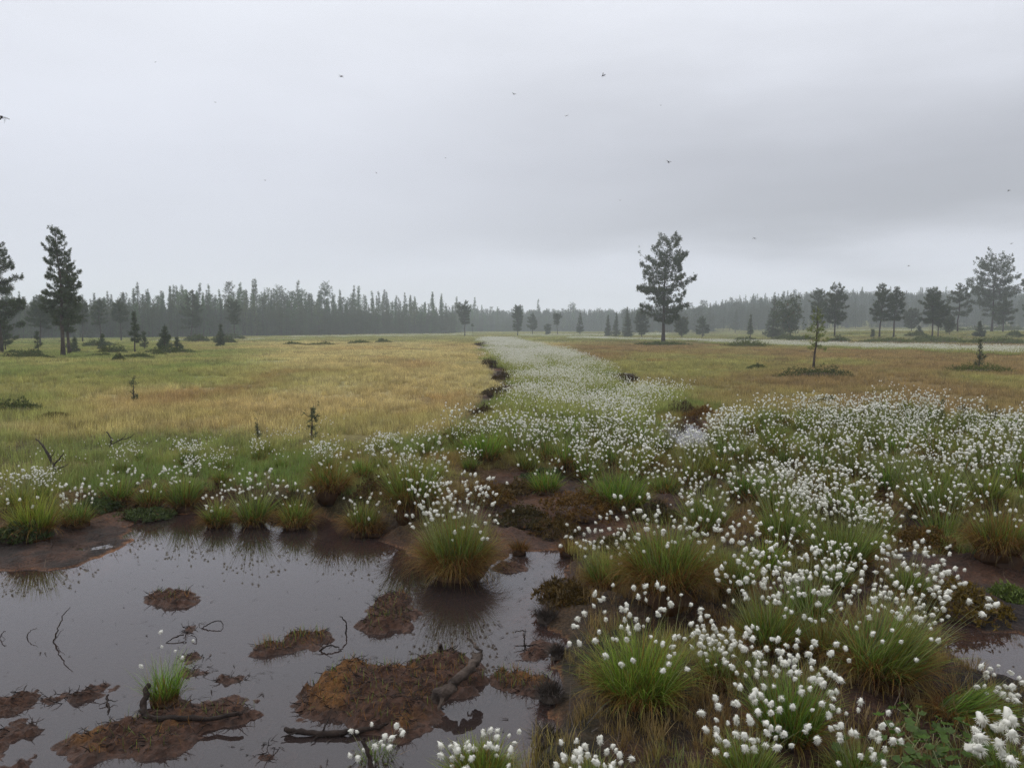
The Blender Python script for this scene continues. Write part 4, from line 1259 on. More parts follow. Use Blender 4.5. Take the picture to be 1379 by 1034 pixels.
def build_hand_tussocks():
    spots = []
    for k, (lab, u, v, w, gh, hh, nh, op) in enumerate(HAND):
        r = np.random.default_rng(2000 + k)
        p = at(u, v); d = p[1]
        hw = px2m(d, w) * .5; h = px2m(d, gh) * 1.08; top = px2m(d, hh) * 1.02
        p = p + np.array([0, hw * .45, 0]); p[2] = gz(p[0], p[1])
        if 'zoff' in op: p[2] = op['zoff']
        p[2] = max(p[2], -.03)
        bw = .0036 * max(1.0, d / 4.6)
        geo = tussock_geometry(r, h, hw, int(op.get('n', 500) * 1.35), int(nh * op.get('hk', 1.3)), max(top, h * 1.05), op.get('skirt', .3), max(op.get('brown', .2), .22), bw, 5,
                               op.get('lean', (0, 0)), 1.0, op.get('droop', .5))
        tint = np.array(op.get('tint', (1, 1, 1))) * r.uniform(.92, 1.08)
        make_tussock(lab, tuple(p), r, geo, True, op.get('hs', .0168), None, tuple(tint))
        spots.append((p[0], p[1], hw))
    return spots


SPOTS = build_hand_tussocks()


POOL_VIEW = wpoly([(880, 560), (970, 560), (962, 608), (945, 620), (905, 620), (888, 606)], .15)     # low ground in front of the small pool


def build_more_tussocks():
    """The many tussocks between the hand-placed ones and the white swath."""
    r = np.random.default_rng(31)
    vs = []
    for i in range(12):
        h = r.uniform(.26, .36); hw = r.uniform(.20, .30)
        nh = [46, 36, 58, 24, 42, 64, 16, 50, 34, 60, 42, 10][i]
        g = tussock_geometry(np.random.default_rng(700 + i), h, hw, 300, nh, h * r.uniform(1.3, 1.6), [.3, .6, .2, 1.0, .3, .4, .2, .8, .3, .3, .5, .4][i], .25, .0062, 4)
        hm = MB()
        for p, az, th in g[2]:
            s = .0215 * r.uniform(.65, 1.35)
            hm.merge(HEAD_MID[r.integers(4)], rot_head(az, min(th, 1.2) * .8, r) * s, p + np.array([0, 0, .008]))
        vs.append((g[0].mesh('leaf_tuft', M_blade), g[1].mesh('stem_cluster', M_stem), hm.mesh('cotton_fluff', M_cotton, True)))
    taken = list(SPOTS)
    zones = [('cottongrass tussock in the white-flowered thicket between the brown peat gap and the ochre field', 'tussocks in the white thicket', wpoly([(600, 604), (700, 596), (860, 592), (985, 578), (1085, 566), (1240, 564), (1379, 584), (1470, 590), (1470, 690), (1300, 690), (1050, 690), (930, 650), (780, 642), (640, 640), (590, 620)], .18), 150, .34, 1.0),
             ('loose cottongrass tussock on the grassy far bank of the pond', 'tussocks on the far bank', wpoly([(-80, 690), (100, 648), (200, 622), (330, 614), (470, 608), (600, 608), (640, 640), (560, 690), (440, 652), (300, 655), (160, 668), (-60, 720)], .18), 26, .45, .66),
             ('cottongrass tussock on the wet dark peat in the right foreground among larger ones', 'tussocks on the wet foreground peat', wpoly([(930, 700), (1060, 690), (1300, 700), (1460, 740), (1460, 770), (1230, 790), (1260, 940), (1440, 960), (1600, 1200), (850, 1200), (960, 1000), (950, 850)], .08), 8, .40, .85)]
    n_all = 0
    for lab, grp, poly, want, sep, sc in zones:
        lo, hi = poly.min(0), poly.max(0); got = 0
        for _ in range(want * 60):
            if got >= want: break
            x, y = r.uniform(lo[0], hi[0]), r.uniform(lo[1], hi[1])
            if poly_sd(np.array([x]), np.array([y]), poly)[0] > 0 or y < 2.6: continue
            if any((x - a) ** 2 + (y - b) ** 2 < (sep * .5 + c * .75) ** 2 for a, b, c in taken): continue
            if poly_sd(np.array([x]), np.array([y]), POOL_VIEW)[0] < 0: continue
            z, sd, mud, wet = ground_z(np.array([x]), np.array([y]), True)
            if sd[0] < .15 or mud[0] > .55: continue
            taken.append((x, y, sep * .5)); got += 1; n_all += 1
            a, b, c = vs[r.integers(12)]
            s = sc * r.uniform(.75, 1.2)
            la, gr = lab, grp
            if want > 100:
                px_ = 689.5 + x / y * FOCAL; far_ = y > 9.5
                part = 0 if px_ < 800 else (1 if px_ < 990 else (2 if px_ < 1190 else 3))
                la = ['cottongrass tussock in the thicket above the brown peat gap', 'cottongrass tussock in the thicket in front of the small far pool', 'cottongrass tussock in the thicket behind the densest white cluster', 'cottongrass tussock in the thicket at the right frame edge'][part] + (', far edge' if far_ else ', near edge')
                gr = la.replace('cottongrass tussock', 'tussocks')
            o = thing('cottongrass_tussock', la, 'cottongrass', (x, y, float(z[0]) - .01), r.random() * 6.28, gr)
            o.scale = (s, s, s * r.uniform(.9, 1.1))
            t = np.array([1, 1, 1]) * r.uniform(.85, 1.15) * np.array([r.uniform(.85, 1.25), 1, r.uniform(.8, 1)])
            q = link('leaf_tuft', a, o); q.color = (*t, 1); q['kind'] = 'stuff'
            link('stem_cluster', b, o)
            q = link('cotton_fluff', c, o); q['kind'] = 'stuff'
    print('more tussocks', n_all)


build_more_tussocks()


# ------------------------------------------------------------------ green tuft standing in the pond
def build_pond_tuft():
    r = np.random.default_rng(41)
    p = at(222, 946, .02); d = p[1]; p[2] = .03
    g = tussock_geometry(r, px2m(d, 62), px2m(d, 44), 330, 6, px2m(d, 88), .12, .1, .0026, 5, (.12, 0), 1.0, .35)
    o = make_tussock('lone bright green grass tuft in the pond with a few thin stems and tiny heads', tuple(p), r, g, True, .014, None, (1.05, 1.25, .8))
    o.name = 'grass_tuft'; o['category'] = 'grass tuft'
    # dark withered sprigs along the shore
    for u, v, s, lab in ((742, 798, .11, 'small black withered tuft in the water at the pond corner'), (700, 744, .12, 'dark withered tuft on the straight far shore right of the pond tussock'),
                         (766, 746, .15, 'dark withered tuft at the far right corner of the pond'), (735, 836, .12, 'dark withered tuft on the right shore above the black root loop'),
                         (752, 884, .10, 'dark withered tuft on the right shore left of the wide green tussock'), (742, 940, .13, 'brown withered tuft on the right shore beside the orange peat tongue'),
                         (738, 1000, .12, 'brown withered tuft on the shore near the bottom edge'), (505, 720, .13, 'dark withered tuft overhanging the water left of the pond tussock'),
                         (395, 694, .12, 'dark withered tuft overhanging the far shore below the rusty tussock'), (300, 697, .10, 'dark withered tuft on the far shore between the two reflecting tussocks')):
        p = at(u, v, 0.01); s *= max(1, p[1] / 5)
        g = tussock_geometry(r, s, s * .95, 230, 0, .1, .6, 1.0, .0034, 4, (0, -.2))
        o = make_tussock(lab, tuple(p), r, g, True, .03, None, (.3, .2, .2))
        o.name = 'withered_tuft'; o['category'] = 'withered tuft'
        o.children[0].color = (.35, .25, .22, 1)
        if s < .14: o.children[0].data.materials[0] = M_twig


build_pond_tuft()


# ------------------------------------------------------------------ peat islands in the pond
def island(name, label, pts, hgt, seed, mat, res=.014, rag=.05, moss=None):
    poly = wpoly(pts, 0.0)
    lo, hi = poly.min(0) - .1, poly.max(0) + .1
    c = (lo + hi) / 2
    gx = np.arange(lo[0], hi[0], res); gy = np.arange(lo[1], hi[1], res)
    X, Y = np.meshgrid(gx, gy)
    s = poly_sd(X, Y, poly) + rag * fbm(X / .16, Y / .16, 5, seed, .6) * 2.0
    rough = fbm(X / .07, Y / .07, 4, seed + 1, .65)
    h = 1.1 * hgt * sstep(0, .13, -s) * (.55 + .5 * fbm(X / .22, Y / .22, 3, seed + 2)) + .034 * rough * sstep(-.02, .05, -s) + .014 * fbm(X / .03, Y / .03, 2, seed + 7) * sstep(-.01, .04, -s) + np.clip(-s, -.05, .03) * .45 - .002
    h = np.where(s > .03, -.04, h)
    nx = len(gx); ny = len(gy)
    i = np.arange(ny - 1)[:, None] * nx; j = np.arange(nx - 1)[None, :]
    q = np.stack([i + j, i + j + 1, i + nx + j + 1, i + nx + j], -1)
    keep = (s[:-1, :-1] < .05)
    q = q[keep]
    V = np.stack([X - c[0], Y - c[1], h], -1).reshape(-1, 3)
    used = np.unique(q); mp = np.zeros(len(V), int); mp[used] = np.arange(len(used))
    mossy = sstep(.0, .3, fbm(X / .25 + seed, Y / .25, 4, seed + 5) + (.05 if mat is M_peat_moss else -.55)) * sstep(.02, .09, -s)
    A = np.stack([mossy, 1 - sstep(0, .1, -s), s * 0], -1).reshape(-1, 3)
    mb = MB(); mb.add(V[used], None, mp[q], A[used])
    o = link(name, mb.mesh(name, M_island, False), None, (c[0], c[1], 0))
    tag(o, label, 'peat island')
    # fibres and root ends sticking out of it: part of the island
    r = np.random.default_rng(seed + 50)
    fb = MB(); idx = np.argwhere((s < -.035) & (h > 0))
    if len(idx) < 20: idx = np.argwhere(s < 0.02)
    area = len(idx) * res * res
    n = int(min(1500, area * 2000 + 10))
    for a, b in idx[r.integers(0, len(idx), n)]:
        p = np.array([X[a, b] - c[0], Y[a, b] - c[1], h[a, b] - .002])
        az = r.random() * 6.28; L = r.uniform(.015, .065); el = r.uniform(-.1, .55)
        k = 4; dirs = np.cumsum(r.normal(0, .45, k)) + az
        seg = np.stack([np.cos(dirs) * math.cos(el), np.sin(dirs) * math.cos(el), np.full(k, math.sin(el)) + r.normal(0, .25, k)], 1) * L / k
        tube(fb, np.concatenate([[p], p + np.cumsum(seg, 0)]), np.linspace(.0026, .0010, k + 1) * r.uniform(.6, 1.3), 3, cap=False)
    if fb.n:
        q_ = link('root_fibre', fb.mesh('root_fibre', M_root), o); q_['kind'] = 'stuff'
    if moss:
        gb = MB(); ii = idx[r.integers(0, len(idx), moss)]
        P = np.stack([X[ii[:, 0], ii[:, 1]] - c[0], Y[ii[:, 0], ii[:, 1]] - c[1], h[ii[:, 0], ii[:, 1]] - .003], 1)
        blades(gb, P, r.random(moss) * 6.28, np.abs(r.normal(.2, .4, moss)), r.normal(.3, .5, moss), r.uniform(.02, .07, moss), np.full(moss, .003), 3, (r.random(moss) < .55) * .9)
        q_ = link('moss_sprig', gb.mesh('moss_sprig', M_blade), o); q_['kind'] = 'stuff'
    return o


island('peat_island', 'small oval peat island alone in the open upper left water', [(188, 806), (205, 795), (235, 793), (268, 798), (278, 808), (262, 816), (225, 819), (196, 814)], .035, 1, M_peat, moss=60)
island('peat_island', 'tangled dark root clump in the open water with roots spreading from it', [(236, 852), (250, 842), (268, 840), (272, 850), (258, 858), (242, 860)], .04, 2, M_root)
island('peat_island', 'tiny peat clod just below the tangled root clump', [(248, 884), (262, 881), (267, 886), (256, 891)], .015, 3, M_peat)
island('peat_island', 'dark ragged clod behind the lone green tuft', [(236, 902), (258, 894), (278, 897), (281, 905), (262, 913), (242, 914)], .03, 4, M_root)
island('peat_island', 'tiny pale peat clod right of the dark ragged clod', [(291, 915), (302, 911), (315, 914), (308, 920), (294, 920)], .012, 5, M_peat)
island('peat_island', 'wedge-shaped peat island on the left of the lone green tuft', [(97, 941), (120, 924), (150, 913), (170, 917), (168, 927), (140, 942), (102, 946)], .045, 6, M_peat)
island('peat_island', 'long low muddy island at lower left under the lone green tuft', [(72, 1006), (92, 992), (130, 982), (185, 968), (200, 955), (235, 943), (300, 941), (346, 944), (352, 958), (330, 976), (290, 990), (255, 1010), (190, 1030), (110, 1026)], .042, 7, M_peat_moss, moss=160)
island('peat_island', 'thin peat sliver between the left edge debris and the wedge-shaped island', [(60, 942), (75, 938), (90, 935), (88, 943), (66, 947)], .012, 8, M_peat)
island('peat_island', 'knobbly dark clods at the left frame edge', [(-30, 940), (10, 938), (35, 930), (55, 931), (48, 952), (30, 960), (12, 972), (-30, 975)], .03, 9, M_root, rag=.09)
island('peat_island', 'dark clods in the bottom left corner', [(-30, 985), (20, 978), (40, 988), (22, 1012), (8, 1045), (-40, 1050)], .04, 10, M_root, rag=.09)
island('peat_island', 'grassy strip of peat reaching into the pond, left piece', [(334, 884), (345, 872), (372, 862), (395, 850), (432, 848), (455, 846), (452, 862), (425, 872), (390, 876), (352, 884)], .03, 11, M_peat_moss, moss=240)
island('peat_island', 'dark heaped peat below and left of the tussock in the pond', [(470, 848), (480, 830), (500, 812), (528, 800), (552, 806), (560, 825), (552, 846), (520, 858), (485, 860)], .07, 12, M_peat, moss=160, rag=.07)
island('peat_island', 'large mossy orange-brown peat island in the middle of the pond bottom', [(408, 948), (418, 928), (445, 912), (470, 900), (510, 900), (540, 898), (560, 885), (592, 878), (625, 886), (648, 896), (655, 912), (640, 932), (612, 940), (598, 962), (575, 985), (535, 1000), (500, 985), (455, 974), (420, 968)], .10, 13, M_peat_moss, moss=520, rag=.06)
island('peat_island', 'small orange mossy peat tongue right of the large island', [(652, 914), (670, 908), (700, 908), (730, 912), (750, 925), (738, 944), (706, 944), (690, 938), (668, 928)], .035, 14, M_peat_moss, moss=200)
island('peat_island', 'dark flat clod under the tussock standing in the pond, right of it', [(672, 760), (700, 756), (712, 764), (694, 772), (672, 770)], .02, 15, M_root)
island('peat_island', 'small muddy flat at the bottom edge left of the near stems', [(345, 1016), (372, 1010), (378, 1022), (360, 1034), (340, 1030)], .012, 16, M_peat)
island('peat_island', 'black clump of roots in the narrow water left of the wide green tussock', [(694, 872), (712, 862), (738, 866), (735, 880), (708, 886)], .03, 17, M_root, rag=.09)
island('peat_island', 'dark peat shelf at the pond corner below the rusty skirted tussock', [(728, 812), (750, 796), (790, 786), (830, 800), (838, 830), (800, 850), (760, 845), (742, 830)], .06, 18, M_peat)


# ------------------------------------------------------------------ dead wood
def wood(name, label, cat, u, v, pts, rad, mat, seed=0, z=0.0, forks=(), jitter=.0028, sides=6, cap_label=None):
    """A stick: points are metres relative to the foot at pixel (u, v); forks = (start index, points, radius)."""
    r = np.random.default_rng(seed + 900)
    x, y = pix(u, v, z)
    def path(p, n=4):
        p = np.array(p, float)
        if len(p) > 2:
            for _ in range(2):
                q = np.empty((2 * len(p), 3)); q[0] = p[0]; q[-1] = p[-1]
                q[1:-1:2] = p[:-1] * .75 + p[1:] * .25; q[2:-1:2] = p[:-1] * .25 + p[1:] * .75; p = q
            n = 1
        t = np.linspace(0, len(p) - 1, (len(p) - 1) * n + 1)
        q = np.stack([np.interp(t, np.arange(len(p)), p[:, i]) for i in range(3)], 1)
        q[1:] += r.normal(0, jitter, (len(q) - 1, 3)); return q
    mb = MB(); q = path(pts)
    tube(mb, q, np.interp(np.linspace(0, 1, len(q)), np.linspace(0, 1, len(rad)), rad) * r.uniform(.85, 1.2, len(q)), sides)
    if sides > 8:
        v0 = mb.v[-1]; v0 += r.normal(0, rad[0] * .10, v0.shape)
    for p, rr in forks:
        q = path(p, 3); tube(mb, q, np.linspace(rr, rr * .35, len(q)), 4)
    o = link(name, mb.mesh(name, mat, True), None, (float(x), float(y), z))
    return tag(o, label, cat)


wood('twig', 'bare dark twig with a side fork rising from the open water at far left', 'twig', 72, 864, [(0, 0, -.05), (0, 0, 0), (.02, .01, .07), (.04, .02, .13), (.085, .03, .19)], [.004, .004, .003, .0015], M_twig, 1, forks=[([(.005, 0, .01), (.04, 0, .05), (.055, 0, .075)], .0025)])
wood('twig', 'thin hooked stalk standing in the water left of the forked twig', 'twig', 36, 858, [(0, 0, -.03), (0, 0, 0), (.004, 0, .02), (.03, 0, .045), (.06, 0, .055)], [.003, .003, .002, .0012], M_twig, 2)
wood('twig', 'tiny stalk at the left frame edge in the water', 'twig', 2, 860, [(-.03, 0, -.02), (0, 0, .03), (.02, 0, .04)], [.003, .002], M_twig, 3, forks=[([(0, 0, .02), (.03, 0, -.01)], .002)])
wood('root', 'thin arched root reaching from the tangled root clump to the right', 'root', 272, 846, [(0, 0, 0), (.03, .02, .02), (.07, .04, .035), (.10, .04, .03), (.115, .03, .0), (.118, .03, -.02)], [.0035, .0025, .0018], M_root, 4, jitter=.0018)
wood('root', 'crooked thin roots spreading below the tangled root clump', 'root', 240, 862, [(.02, .03, .02), (-.02, .0, .02), (-.05, -.03, .005), (-.06, -.06, -.01)], [.0035, .002], M_root, 5, forks=[([(.03, .03, .02), (.05, -.01, .015), (.04, -.06, -.005)], .003), ([(.06, .03, .02), (.11, -.01, .02), (.12, -.04, -.01)], .003)], jitter=.0018)
wood('root', 'short forked root under the wedge-shaped island', 'root', 142, 944, [(0, .02, .02), (.02, -.02, .012), (.05, -.07, .006), (.075, -.12, .004)], [.005, .004, .002], M_root, 6, forks=[([(.02, -.02, .012), (.07, -.02, .012)], .003), ([(.02, -.03, .01), (0, -.06, .004)], .003)])
wood('branch', 'black branch lying across the muddy island below the lone green tuft', 'branch', 192, 976, [(-.015, .1, .14), (-.01, .05, .10), (0, 0, .055), (.05, -.03, .04), (.12, -.03, .05), (.22, -.03, .045), (.36, -.02, .05), (.44, 0, .06)], [.012, .014, .014, .012, .010, .007], M_root, 7, jitter=.004)
wood('branch', 'black forked branch floating at the lower edge of the large mossy island', 'branch', 382, 991, [(0, .02, .02), (.06, 0, .018), (.16, 0, .014), (.26, 0, .016), (.38, .03, .02), (.44, .05, .02)], [.010, .012, .014, .013, .008], M_root, 8, forks=[([(.06, 0, .02), (0, -.03, .012)], .006), ([(.17, 0, .02), (.19, .06, .06)], .005), ([(.16, 0, .01), (.13, -.06, .008)], .006)])
wood('driftwood_log', 'thick weathered grey log end sticking out of the large mossy island', 'log', 596, 958, [(-.10, .06, .01), (-.03, .03, .05), (.04, .05, .10), (.10, .12, .14), (.14, .20, .155), (.15, .28, .15)], [.024, .030, .026, .022, .019, .015], M_drift, 9, forks=[([(.0, .02, .07), (-.03, -.03, .0)], .014), ([(.15, .26, .16), (.13, .34, .19), (.09, .38, .20)], .010)], jitter=.008, sides=9)
wood('stump', 'small upright black stub on the far rim of the large mossy island', 'stump', 592, 886, [(0, 0, -.03), (0, 0, .03), (.005, 0, .075)], [.014, .013, .010], M_root, 10, sides=7)
wood('branch', 'pair of thin sticks poking out of the left rim of the large island', 'branch', 470, 945, [(0, 0, .07), (-.07, .04, .075), (-.14, .09, .08)], [.008, .007, .004], M_root, 11, forks=[([(-.05, -.02, .05), (-.13, -.0, .04), (-.20, 0, .06)], .005), ([(-.18, -.05, .02), (-.26, -.05, .025)], .004)])
wood('root', 'thin forked roots between the grassy peat strip and the heaped peat', 'root', 430, 876, [(0, 0, 0), (.04, .01, .03), (.09, .02, .02), (.12, .0, .0)], [.005, .004, .003], M_root, 12, forks=[([(.04, .01, .03), (.06, .05, .06)], .003), ([(.02, 0, .02), (-.04, .03, .03)], .003)])
wood('root', 'thin upright crooked root at the left of the heaped peat', 'root', 466, 852, [(0, 0, -.01), (.005, 0, .05), (-.015, 0, .085), (-.03, 0, .10)], [.005, .004, .002], M_root, 13)
wood('root', 'black crooked root loop in the narrow water left of the wide green tussock', 'root', 708, 872, [(0, 0, -.02), (-.01, .02, .04), (.0, .03, .075), (-.03, .03, .09), (-.06, .02, .08)], [.0045, .0035, .002], M_root, 14, forks=[([(0, 0, .01), (.06, -.02, .03), (.10, -.05, .0)], .004), ([(0, 0, .01), (-.07, -.02, .02)], .004)])
wood('branch', 'dark stick slanting up behind the thin sprawling stems at the bottom edge', 'branch', 503, 1046, [(.02, -.05, -.03), (0, 0, .03), (-.03, .03, .09), (-.05, .05, .13)], [.011, .010, .008], M_root, 15)
wood('branch', 'dark leaning snag on the bank at far left above the yellow-green tussock', 'branch', 70, 640, [(.05, 0, -.02), (0, .02, .12), (-.07, .05, .24), (-.16, .08, .34), (-.22, .1, .38)], [.022, .016, .010, .004], M_twig, 16, z=.2, forks=[([(0, 0, .08), (.10, 0, .20), (.14, 0, .24)], .012), ([(-.03, .03, .18), (.04, .03, .27)], .006), ([(.03, 0, .05), (.18, .0, .12)], .012)])
wood('branch', 'bare black hooked stick standing among cottongrass at right of the swath', 'branch', 1161, 580, [(0, 0, -.05), (0, 0, .15), (.01, 0, .27), (.03, .01, .33), (.07, .02, .37)], [.016, .012, .008, .004], M_twig, 17, z=.2, forks=[([(.0, 0, .14), (-.02, 0, .20)], .006)])
wood('branch', 'low dead twigs with knobs at the bank left of the first reflecting tussock', 'branch', 148, 604, [(0, 0, 0), (.03, 0, .10), (.01, 0, .16), (-.04, .0, .22)], [.012, .009, .007], M_twig, 18, z=.2, forks=[([(.02, 0, .06), (.16, 0, .12), (.22, 0, .2)], .008), ([(.1, 0, .1), (.26, 0, .14), (.33, 0, .2)], .008)])
wood('branch', 'thin dead twig at the right puddle bank', 'branch', 1318, 926, [(0, 0, 0), (.03, .03, .03), (.07, .04, .05), (.13, .03, .03)], [.004, .003, .002], M_root, 19, z=.01)


# ------------------------------------------------------------------ young plants and heath mounds
T('pine_seedling', 'little pine seedling with knobbly dark tufts in the green fringe above the pond', 'sapling', 420, 593, 551, 30, P_flat, .2, seed=70, tuft=.06, K=10, dens=.35, gaps=.3, whorl=.15, deadlow=2, r0=.018)
T('pine_seedling', 'tiny dark seedling left of the little knobbly pine seedling', 'sapling', 346, 595, 576, 15, P_flat, .3, seed=71, tuft=.05, K=9, dens=.35, gaps=.3, whorl=.12, deadlow=0, r0=.012)
T('pine_seedling', 'dwarf crooked pine alone on the ochre field at left', 'sapling', 181, 543, 513, 18, P_flat, .25, seed=72, tuft=.06, K=9, dens=.5, whorl=.14, gaps=.35, deadlow=3, r0=.022)
T('pine_seedling', 'rusty half-dead seedling among twigs at the far edge of the white thicket', 'sapling', 1268, 575, 542, 22, P_cone, .2, seed=73, tuft=.05, K=8, dens=.4, whorl=.13, gaps=.3, deadlow=6, r0=.018)
T('pine_seedling', 'bare twiggy seedling right of the rusty half-dead one', 'sapling', 1296, 577, 549, 18, P_flat, .3, seed=74, tuft=.05, K=6, dens=.2, whorl=.15, gaps=.3, deadlow=6, r0=.014)
T('pine_seedling', 'low scraggy seedling at the right edge of the ochre field', 'sapling', 1332, 580, 556, 22, P_flat, .1, seed=75, tuft=.05, K=7, dens=.4, whorl=.13, gaps=.3, deadlow=5, r0=.014)


def mound(label, u, v, w, h, seed, tint=(1, 1, 1), n=None, leaf=.035, cat='heath mound', name='heath_mound', group=None):
    """A low heath hummock of small leaves."""
    r = np.random.default_rng(seed + 3000)
    p = at(u, v); d = p[1]; R = px2m(d, w) * .5; H = px2m(d, h)
    leaf = max(leaf, .0017 * d); dep = min(R, max(.35, R * .6))
    p = p + np.array([0, dep * .4, 0]); p[2] = gz(p[0], p[1])
    o = thing(name, label, cat, tuple(p), 0, group)
    v_, f = ICO3; k = 1 + .25 * fbm(v_[:, 0] * 2 + seed, v_[:, 1] * 2, 3, seed)
    bm_ = MB(); bm_.add(v_ * k[:, None] * np.array([R * .65, dep * .65, H * .42]), f, None, np.stack([np.full(len(v_), .1), np.full(len(v_), .3), np.full(len(v_), .45)], 1))
    q = link('mound_body', bm_.mesh('mound_body', M_peat, True), o)
    n = n or int(min(3000, 500 + 2.2 * R * dep / leaf ** 2))
    a = r.random(n) * 6.28; rr = np.sqrt(r.random(n))
    kk = 1 + .55 * fbm(np.cos(a) * rr * 1.6 + seed, np.sin(a) * rr * 1.6, 3, seed)
    bump_ = .75 + .55 * fbm(np.cos(a) * rr * R / .22 + seed, np.sin(a) * rr * dep / .22, 3, seed + 9)
    rr = rr * r.uniform(.8, 1.15, n)
    C = np.stack([np.cos(a) * rr * R * kk, np.sin(a) * rr * dep * kk, H * bump_ * np.clip(1.25 - rr ** 1.3, .12, 1) * kk * r.uniform(.35, 1.25, n)], 1)
    lf = MB(); tufts(lf, C, np.full(n, leaf) * r.uniform(.7, 1.3, n), 6, .9, r, None, 0, .38)
    q = link('heath_leaf', lf.mesh('heath_leaf', M_leaf), o); q['kind'] = 'stuff'; q.color = (*tint, 1)
    return o


mound('dark green heath mound around the foot of the yellow-green young spruce', 1108, 509, 92, 15, 1)
mound('small dark heath mound on the ochre field in front of the young spruce', 1116, 544, 36, 8, 2, (1.2, 1.1, .9))
mound('green heath mound at right under the thin upright sapling', 1322, 503, 78, 12, 3, (1.5, 1.4, .9))
mound('small dark heath tuft on the right field left of the young spruce', 1022, 497, 22, 6, 4)
mound('bright green heath strip right of the lone big pine', 1010, 467, 62, 8, 5, (1.6, 1.5, 1))
mound('dark heath clump at the left frame edge on the ochre field', 14, 556, 72, 16, 6, (1.0, 1.0, .9))
mound('brownish heath streak right of the left edge clump', 66, 566, 44, 8, 7, (1.6, 1.0, .7))
mound('low heath hump under the bushy dark young pine', 228, 476, 60, 8, 8, (1.1, 1.1, .9))
mound('low scrub between the conical pine and the slim young pine', 150, 476, 44, 10, 9, (1.4, 1.3, .9))
mound('low dark scrub left of the conical pine', 34, 482, 56, 10, 10, (1.2, 1.15, .9))
mound('small heath hump far out on the left field, nearest the swath', 516, 462, 26, 4, 11, (1.3, 1.2, .9))
mound('long low heath hump far out in the middle of the left field', 486, 463, 34, 4, 12, (1.4, 1.3, .9))
mound('long low heath hump far out left of the middle one', 428, 466, 38, 4, 13, (1.5, 1.3, .9))
mound('dim heath hump far out, leftmost of the chain of humps', 396, 465, 30, 4, 14, (1.4, 1.3, .9))
mound('heath bank at the foot of the lone big pine', 890, 466, 70, 6, 15, (1.3, 1.25, .9))
mound('dark green heath under the close pair of slim pines', 1196, 462, 70, 6, 16, (1.5, 1.45, .9))
mound('dark green heath under the heavy low-branched pine', 1272, 462, 80, 7, 17, (1.5, 1.45, .9))
mound('green heath at the right edge under the short dark pine', 1352, 464, 90, 10, 18, (1.5, 1.45, .9))
mound('scraggy green heath at the right edge of the ochre field', 1318, 584, 110, 16, 19, (1.3, 1.3, .9))
mound('dark leafy shrub hugging the mud bank left of the first reflecting tussock', 196, 672, 62, 14, 20, (.9, .95, .9), leaf=.032)
mound('dark leafy shrub hung over the left mud bank below the low dark tussock', 120, 688, 58, 17, 21, (.9, 1.0, .9), leaf=.032)
mound('dark low shrub in the left bottom of the mud bank corner', 20, 732, 60, 26, 23, (.8, .9, .8), leaf=.032)
mound('dark green shrub in the middle of the white thicket front', 735, 648, 70, 16, 25, (.8, .95, .9), leaf=.024)
mound('rust-red moss hummock on the peat bank below the bright green tussock', 790, 694, 110, 26, 26, (1.9, .75, .4), leaf=.03, cat='moss hummock', name='moss_hummock')
mound('rust-red moss hummock left of the peat gap', 655, 678, 70, 22, 27, (1.8, .75, .4), leaf=.03, cat='moss hummock', name='moss_hummock')
mound('orange-brown moss hummock at the right frame edge above the puddle', 1310, 822, 96, 34, 28, (1.9, .95, .4), leaf=.03, cat='moss hummock', name='moss_hummock')
mound('green low shrub at the right frame edge beside the orange moss', 1368, 808, 46, 22, 29, (1.4, 1.5, .9), leaf=.024)
mound('red-brown moss hummock at the right end of the white thicket', 1252, 742, 96, 26, 30, (1.8, .75, .4), leaf=.03, cat='moss hummock', name='moss_hummock')
mound('red-brown hummock beside the small far pool', 948, 563, 40, 14, 31, (2.4, .9, .4), leaf=.03, cat='moss hummock', name='moss_hummock')


for k_, (u, v, w, h, lab) in enumerate(((700, 706, 80, 20, 'red-brown peat moss hummock in the middle of the brown peat gap'), (752, 724, 70, 16, 'dark brown moss hummock on the shore of the brown peat gap'),
                                        (846, 738, 90, 26, 'dark brown hummock between the peat gap and the rusty skirted tussock'), (690, 664, 60, 14, 'small brown hummock at the upper end of the brown peat gap'),
                                        (880, 700, 70, 18, 'dark red hummock at the right end of the brown peat gap'), (505, 668, 70, 26, 'dark brown hummock between the rusty orange tussock and the bushy one'),
                                        (385, 664, 66, 22, 'brown moss hummock left of the rusty orange tussock on the far bank'), (765, 820, 84, 30, 'black-brown peat hummock at the pond corner left of the rusty skirted tussock'),
                                        (1120, 712, 80, 28, 'black-brown hummock behind the densest white cluster'), (170, 664, 60, 12, 'low brown moss hump on the left mud bank'))):
    mound(lab, u, v, w, h, 60 + k_, (1.2, .55, .38) if k_ % 2 else (.8, .45, .35), leaf=.03, cat='moss hummock', name='moss_hummock')

for k_, (u, v, w, h, lab) in enumerate(((650, 466, 26, 4, 'dark peat hummock at the far left edge of the white swath, farthest of its row'), (662, 494, 30, 9, 'dark red-brown peat hummock on the left edge of the swath, second of its row'),
                                        (677, 514, 34, 10, 'dark red-brown peat hummock on the left edge of the swath, third of its row'), (668, 532, 40, 10, 'broad dark peat hummock on the left edge of the swath, fourth of its row'),
                                        (652, 558, 40, 11, 'dark peat hummock on the left edge of the swath, second nearest of its row'), (630, 592, 70, 11, 'long dark peat hummock on the left edge of the swath, nearest of its row'),
                                        (842, 514, 40, 9, 'dark rusty peat hummock on the right edge of the swath, farthest one'), (890, 535, 26, 8, 'dark peat hummock on the right edge of the swath, middle one'),
                                        (918, 556, 44, 13, 'dark rusty peat hummock at the back of the small far pool'))):
    mound(lab, u, v, w, h, 130 + k_, (.9, .42, .34), leaf=.03, cat='peat hummock', name='peat_hummock')

